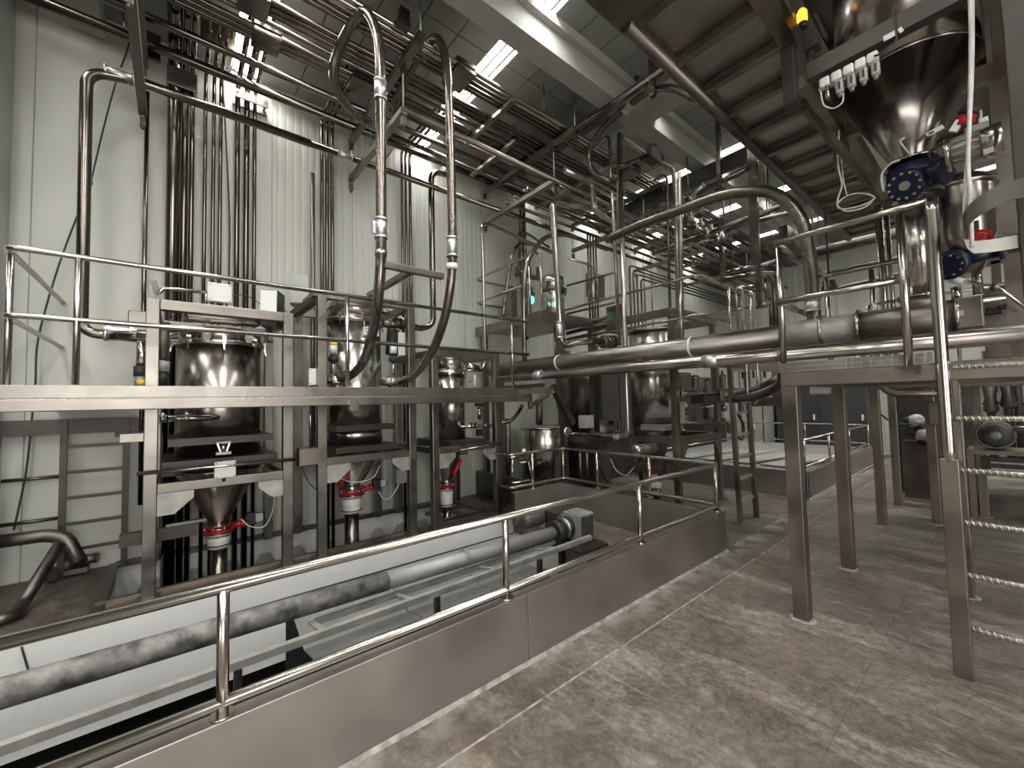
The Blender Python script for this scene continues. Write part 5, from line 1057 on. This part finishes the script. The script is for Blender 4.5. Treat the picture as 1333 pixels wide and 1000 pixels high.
# ================================================================ SMALL POLISHED TANK AND FLOOR PUMPS
t = thing('polished_tank', 'small polished round tank behind the low rail beyond the third frame', 'tank', (-5.1, 4.9, 0))
q = V((-5.1, 4.9, 0)); M().lathe([(.40, .12), (.40, 1.18), (.39, 1.2)], q, n=40).build('shell', 'steel_bright', t); M().lathe([(.41, 1.2), (.41, 1.22), (.25, 1.25), (.02, 1.26)], q, n=40).build('lid', 'steel', t)
for a in (0, 2.1, 4.2): M().cyl(q+V((.3*math.cos(a), .3*math.sin(a), 0)), q+V((.3*math.cos(a), .3*math.sin(a), .14)), .03, 10).build('foot', 'steel', t)
t = thing('pipe_gate', 'small tube gate with round knob in front of the polished tank', 'gate', (-4.5, 4.4, .5))
for p, q_ in (((667, 598), (667, 632)), ((688, 600), (693, 628))): M().tube([W(*p, X=-4.55), W(*q_, X=-4.55)], .016).build('post', 'steel', t)
M().tube([W(664, 596, X=-4.55), W(684, 592, X=-4.55)], .018).tube([W(676, 603, X=-4.55), W(705, 598, X=-4.55)], .016).tube([W(666, 629, X=-4.55), W(705, 624, X=-4.55)], .018).build('tube', 'steel', t)
M().lathe([(.01, -.03), (.03, -.015), (.03, .015), (.01, .03)], W(682, 587, X=-4.5), n=12).build('knob', 'plastic_white', t)
t = thing('mixer_skid', 'dark machine block with a slanting brace beyond the polished tank', 'machine', (-4.5, 6.3, 0))
M().span((-5.6, 5.3, .25), (-4.55, 6.6, .95)).build('body', 'steel_dark', t, .01); M().span((-5.4, 5.2, .95), (-4.3, 7.0, 1.05)).build('table', 'steel_dark', t)
M().bar(W(720, 502, X=-4.4), W(745, 552, X=-4.4), .10, .1).build('brace', 'steel_dark', t); M().bar(W(778, 600, X=-3.9), W(794, 632, X=-3.9), .06, .06).build('lower_brace', 'steel_old', t)
for px in (755, 764, 778): M().tube([W(px, 590, X=-4.2), W(px+1, 622, X=-4.2)], .022).build('leg_tube', 'steel_old', t)
M().lathe([(.05, 0), (.075, .005), (.075, .015), (.05, .02)], W(739, 562, X=-4.2), (1, -.3, 0), 20).build('round_port', 'steel_bright', t)
M().tube([W(740, 564, X=-4.2), W(776, 566, X=-4.2)], .02).build('rod', 'steel', t)
for px, py in ((763, 549), (790, 555)): M().box(W(px, py, X=-4.25), (.15, .2, .2)).build('gear_box', 'box_grey' if px < 780 else 'steel', t, .01)
M().box(W(786, 600, X=-4.0), (.1, .2, .35)).build('side_plate', 'steel_frame', t)
plain(M().box(W(733, 495, X=-5.9), (.3, .12, 1.2)), 'wall_post', 'steel_old', 'upright dark post at the wall right of the walkway end', 'post')
for px, w_ in ((675, .06), (663, .09), (749, .1), (775, .06)):
    pass
for k, (px, y0, y1, r, lab) in enumerate(((661, 545, 640, .055, 'thick dark upright pipe at the wall behind the third frame'), (702, 520, 560, .07, 'thick dark upright pipe above the polished tank'), (750, 490, 560, .06, 'dark upright post left of the pale wall gap'), (775, 490, 545, .03, 'pair of thin upright pipes before the pale wall gap'), (789, 515, 530, .05, 'short dark box pipe on the pale wall'))):
    pipe(lab, [W(px, y0, X=-6.0), W(px, y1, X=-6.0)], r, 'steel_dark', name='wall_pipe')
# ================================================================ FAR LADDER
t = thing('ladder', 'narrow steel ladder with white grab rails leaning on the far platform', 'ladder', (-2.3, 6, 0))
for (f, tp) in (((964, 680), (955, 478)), ((985, 673), (976, 478))):
    a = W(*f, Z=0); b = W(*tp, Z=2.15) if False else V((a.x-.05, a.y, 2.16)); M().bar(a, b, .05, .06, V((1, 0, 0))).build('stile', 'steel_old', t, .003)
y0 = W(964, 680, Z=0).y; y1 = W(985, 673, Z=0).y
for k in range(7): 
    z = .28+k*.29; M().bar((-2.32-.05*z/2.16, y0, z), (-2.32-.05*z/2.16, y1, z), .05, .035).build('rung', 'plate_pale', t)
for y in (y0+.12, y1+.08): M().tube([(-2.30, y, 3.1), (-2.28, y, 3.15), (-2.22, y, 3.1), (-2.22, y, 1.62), (-2.26, y, 1.56), (-2.33, y, 1.56)], .016, .04).build('grab_rail', 'steel_bright', t)
pipe('thick dark hose sagging from the far platform to the near one', [W(955, 520, X=-2.3), W(985, 516, X=-2.0), W(1005, 508, X=-1.8), W(1018, 497, X=-1.6), W(1024, 482, X=-1.35), V((-1.06, 4.5, 1.78))], .05, 'paint_dark', smooth=True, name='flexible_hose', cat='hose', n=14)
pipe('second bright rimmed dark hose above the sagging one', [W(950, 514, X=-2.4), W(985, 505, X=-2.2), W(1005, 496, X=-2.0), W(1018, 484, X=-1.9)], .04, 'steel_dark', smooth=True, name='flexible_hose', cat='hose', n=14)
plain(M().bar(W(980, 524, Y=7.6), W(1022, 522, Y=7.6), .1, .14), 'edge_beam', 'steel_frame', 'short pale beam end beyond the far ladder', 'beam')
# ================================================================ SECOND PIT WITH CURB AND RAILING
curb('pit_curb', 'dark curb side of the second pit seen past the platform legs', (-2.1, 7.77), (-2.1, 12.7), [2.0], bead=1)
curb('pit_curb', 'dark curb front of the second pit facing the far ladder', (-5.2, 7.77), (-2.1, 7.77), [1.4])
struct('wall_pit', M().span((-5.2, 7.86, .36), (-2.2, 12.6, .40)), 'motor_grey')
t = thing('pit_cover', 'grey slanting sheets lying on the white lining of the second pit', 'cover', (-3.2, 9, .41))
for k in range(4): M().prism([(-4.6+k*.55, 8.2, .42), (-4.2+k*.55, 8.2, .42), (-3.7+k*.55, 9.6, .50), (-4.1+k*.55, 9.6, .50)], (0, 0, .02)).build('sheet', 'plate_pale', t)
railing('pit_railing', 'thin tube railing around the second pit beyond the platform legs', 'railing',
    [((-2.15, y, .43), (-2.15, y, .93)) for y in (7.85, 9.3, 10.8, 12.6)] + [((x, 12.6, .43), (x, 12.6, .93)) for x in (-3.4, -4.6)] + [((-5.1, y, .43), (-5.1, y, .93)) for y in (9.6, 11.2)],
    [[(-2.15, 7.85, .93), (-2.15, 12.6, .93), (-5.1, 12.6, .93), (-5.1, 7.9, .93)], [(-2.15, 7.85, .5), (-2.15, 12.6, .5), (-5.1, 12.6, .5), (-5.1, 7.9, .5)]], r=.02, feet=False)
# ================================================================ FAR CABINETS AND WALL EQUIPMENT
t = thing('cabinet', 'tall dark control cabinet with pale handles behind the second pit', 'cabinet', (-4, 14.3, 0))
y = 13.9
xa = W(1010, 540, Y=y).x; xb_ = W(1130, 540, Y=y).x; zt = W(1060, 500, Y=y).z
M().span((xa, y, 0), (xb_, y+.6, zt)).build('body', 'cabinet_dark', t, .01)
n = 4
for k in range(n):
    x0 = xa+(xb_-xa)*k/n; x1 = xa+(xb_-xa)*(k+1)/n
    d = M().span((x0+.02, y-.02, .1), (x1-.02, y, zt-.05)).build('door', 'cabinet_dark', t, .004)
    M().box((x1-.10, y-.05, 1.05), (.04, .05, .16)).build('handle', 'plastic_white', d)
for k, (a, b, Y, lab) in enumerate((((922, 425), (1010, 580), 14.2, 'row of pale wall cabinets behind the far platform'),)):
    t = thing('cabinet', lab, 'cabinet', W(a[0], 540, Y=Y)); x0 = max(-6.2, W(905, 540, Y=Y).x); x1 = W(1008, 540, Y=Y).x; zt = 3.4
    M().span((x0, Y, 0), (x1, Y+.5, zt)).build('body', 'steel_frame', t)
    for j in range(5):
        q0 = x0+(x1-x0)*j/5; q1 = x0+(x1-x0)*(j+1)/5; d = M().span((q0+.02, Y-.02, .1), (q1-.02, Y, zt-.06)).build('door', 'wall_panel', t, .004); M().box((q0+.12, Y-.04, 2.4), (.05, .04, .3)).build('handle', 'rubber', d)
jbox('pale sign box hanging below the near platform beam', W(1072, 508, Y=4.96)+V((0, 0, .005)), (.06, .22, .09), 'box_grey', R=Euler((0, 0, -PI/2)).to_matrix(), screws=False)
pipe('dark bent pipe with an elbow hanging below the near platform', [W(1142, 498, Y=5.6), W(1158, 513, Y=5.6), W(1232, 513, Y=5.6)], .03, 'steel_old', .12, n=12)
t = thing('wall_pump', 'cluster of dark and white valves low behind the near platform legs', 'pump', W(1195, 550, Y=9))
for px, py, r, mm in ((1192, 548, .10, 'box_grey'), (1204, 566, .11, 'box_grey'), (1183, 548, .07, 'rubber'), (1203, 574, .07, 'rubber'), (1199, 556, .08, 'rubber'), (1188, 564, .05, 'rubber')):
    M().lathe([(r*.3, -r), (r, -r*.6), (r, r*.5), (r*.4, r)], W(px, py, Y=9), (.6, -1, .3), 14).build('valve', mm, t, .0)
M().span((W(1195, 560, Y=9.05).x-.2, 9.05, 0), (W(1210, 560, Y=9.05).x+.2, 9.2, .9)).build('pedestal', 'steel_dark', t)
cable('thin dark cable drooping between the platform legs', [W(1147, 540, Y=6.93), W(1158, 548, Y=8.5), W(1172, 553, Y=8.5), W(1186, 552, Y=8.5)], .012)
cable('dark cable rising from the low valves to the box', [W(1199, 540, Y=8.9), W(1205, 533, Y=8.9), W(1215, 528, Y=8.9), W(1224, 527, Y=8.9)], .014)
jbox('grey upright box on a post behind the ladder grab tube', W(1221, 538, Y=7.3), (.1, .16, .28), 'steel_old', R=Euler((0, 0, -PI/2)).to_matrix())
# large machine at the right behind the ladder
t = thing('vacuum_pump', 'dark round machine with an oval end on a steel stand behind the ladder', 'pump', W(1295, 600, Y=8.2))
c = W(1296, 567, Y=8.1)
M().lathe([(.04, 0), (.10, .005), (.125, .02), (.15, .05), (.165, .08), (.165, .6)], c, (0, 1, 0), 32).build('drum', 'motor_dark', t); M().lathe([(.02, -.008), (.05, 0), (.065, .015)], c, (0, 1, 0), 20).build('hub', 'motor_grey', t)
M().lathe([(.17, .07), (.178, .08), (.178, .11), (.17, .12)], c, (0, 1, 0), 32).build('rim', 'steel_old', t)
zb_ = c.z-.2
M().span((c.x-.26, 8.12, zb_-.05), (c.x+.4, 8.75, zb_)).build('bed', 'steel_old', t); M().span((c.x-.12, 8.15, zb_-.32), (c.x+.3, 8.2, zb_-.08)).build('guard', 'paint_dark', t); M().span((c.x-.06, 8.13, zb_-.16), (c.x+.26, 8.15, zb_-.14)).build('guard_slot', 'plate_pale', t); M().span((c.x-.06, 8.13, zb_-.24), (c.x+.26, 8.15, zb_-.22)).build('guard_slot', 'plate_pale', t)
for dx in (-.23, .36): M().span((c.x+dx-.03, 8.14, 0), (c.x+dx+.03, 8.2, zb_-.05)).build('leg', 'steel_old', t)
M().cyl(c+V((.15, .1, .08)), c+V((.42, .1, .07)), .045, 14).build('port', 'steel_bright', t)
M().span((c.x-.3, 8.3, 0), (c.x+.6, 9.0, .3)).build('plinth', 'steel_dark', t)
t = thing('pipe_stand', 'dark upright pipes with a cross pipe before the pale back wall at the right', 'pipe', W(1300, 540, Y=14.6))
for px in (1289, 1312, 1326): p = W(px, 520, Y=14.6); M().tube([(p.x, 14.6, 0), (p.x, 14.6, 2.6)], .07, n=12).build('upright_pipe', 'paint_dark', t)
p = W(1272, 525, Y=14.55); q = W(1345, 523, Y=14.55); M().tube([p, (q.x, q.y, p.z)], .035).build('cross_pipe', 'paint_dark', t)
for px, py in ((1289, 518), (1312, 512)):
    M().lathe([(.07, -.35), (.13, -.28), (.09, 0), (.13, .25), (.07, .35)], W(px, py, Y=14.5), n=14).build('valve', 'steel_dark', t)
t = thing('cabinet', 'dark brown box with a band below the top added to darken behind the near platform legs', 'cabinet', W(1200, 600, Y=9.5))  # dark box added over the pale wall to darken behind the legs
xa = W(1166, 560, Y=9.5).x; xb_ = W(1236, 560, Y=9.5).x
M().span((xa, 9.5, 0), (xb_, 10.0, 1.95)).build('body', 'paint_brown', t, .01); M().span((xa+.05, 9.48, .1), (xb_-.05, 9.5, 1.45)).build('door', 'paint_dark', t, .004)
plain(M().span((W(1240, 520, Y=9.4).x, 9.4, 0), (W(1270, 520, Y=9.4).x, 9.5, 2.0)), 'dark_column', 'steel_dark', 'dark wide upright panel behind the ladder grab tube', 'panel')
# pale machine housing at the right edge behind the conveyor
t = thing('machine_housing', 'pale grey sheet housing with black clamps at the right edge', 'housing', W(1310, 420, Y=5.6))
Y = 5.6; a = W(1277, 384, Y=Y); b = W(1345, 450, Y=Y)
M().span((a.x, Y, 1.95), (a.x+.45, Y+.6, a.z-.02)).build('sheet', 'steel_frame', t, .006); M().span((a.x+.46, Y-.03, 1.95), (b.x+.3, Y+.6, a.z+.1)).build('sheet', 'steel_frame', t, .006)
M().span((a.x, Y-.005, a.z-.02), (a.x+.45, Y+.02, a.z+.02)).build('lip', 'steel', t)
for px, py in ((1283, 408), (1297, 406), (1310, 399), (1319, 398)):
    c = W(px, py, Y=Y-.04); M().box(c, (.07, .06, .035)).box(c+V((.03, 0, .03)), (.05, .04, .03)).build('clamp', 'rubber', t, .006)
t = thing('pull_rod', 'bright bent rod with a white grip running across the pale housing', 'rod', W(1290, 372, Y=4.5))
M().tube([W(1252, 366, Y=4.4), W(1293, 372, Y=4.4), W(1300, 375, Y=4.4), W(1340, 404, Y=4.4)], .011).build('rod', 'steel_bright', t); M().cyl(W(1236, 363, Y=4.4), W(1254, 367, Y=4.4), .024, 12).build('grip', 'plastic_white', t); M().cyl(W(1290, 373, Y=4.4), W(1300, 375, Y=4.4), .028, 12).build('joint', 'steel_old', t)
pipe('short bright upright tube behind the conveyor inlet', [W(1244, 374, Y=4.4), W(1246, 394, Y=4.4)], .028, 'steel_bright', name='upright_tube', cat='tube')
pipe('bright upright post behind the white tray', [W(1270, 345, Y=4.8), W(1274, 384, Y=4.8)], .03, 'steel', name='upright_tube', cat='tube')
t = thing('window_grid', 'far frame of dark bars on the pale wall at the right', 'frame', W(1300, 350, Y=7))
for a, b in (((1275, 345), (1330, 332)), ((1296, 340), (1298, 378)), ((1322, 300), (1326, 370)), ((1280, 381), (1330, 368))): M().bar(W(*a, Y=7), W(*b, Y=7), .07, .07).build('bar', 'steel_dark', t)
for px, Y in ((1290, 12), (1250, 12.5)): pass

for k, (ya, yb, zt_, lab) in enumerate(((6.95, 8.9, 2.25, 'first added dark cabinet standing in for wall shade behind the lidded far vessel'), (8.95, 10.9, 2.35, 'second added dark cabinet standing in for wall shade beyond the far ladder'), (10.95, 12.9, 2.25, 'third added dark cabinet standing in for wall shade beyond the second pit'))):  # dark bodies added where the wall lies in shade
    t = thing('cabinet', lab, 'cabinet', (-6, (ya+yb)/2, 0)); M().span((-6.2, ya, 0), (-5.5, yb, zt_)).build('body', 'cabinet_dark', t, .01)
    for j in range(3):
        q0 = ya+(yb-ya)*j/3; q1 = ya+(yb-ya)*(j+1)/3; d = M().span((-5.5, q0+.02, .1), (-5.48, q1-.02, zt_-.05)).build('door', 'paint_brown', t, .004); M().box((-5.46, q1-.1, 1.1), (.05, .04, .18)).build('handle', 'steel', d)
t = thing('tank', 'big dark round tank added for the shade left of the lidded far vessel', 'tank', (-4.75, 6.95, 1.1))  # dark body added to stand for the shade under the far platform
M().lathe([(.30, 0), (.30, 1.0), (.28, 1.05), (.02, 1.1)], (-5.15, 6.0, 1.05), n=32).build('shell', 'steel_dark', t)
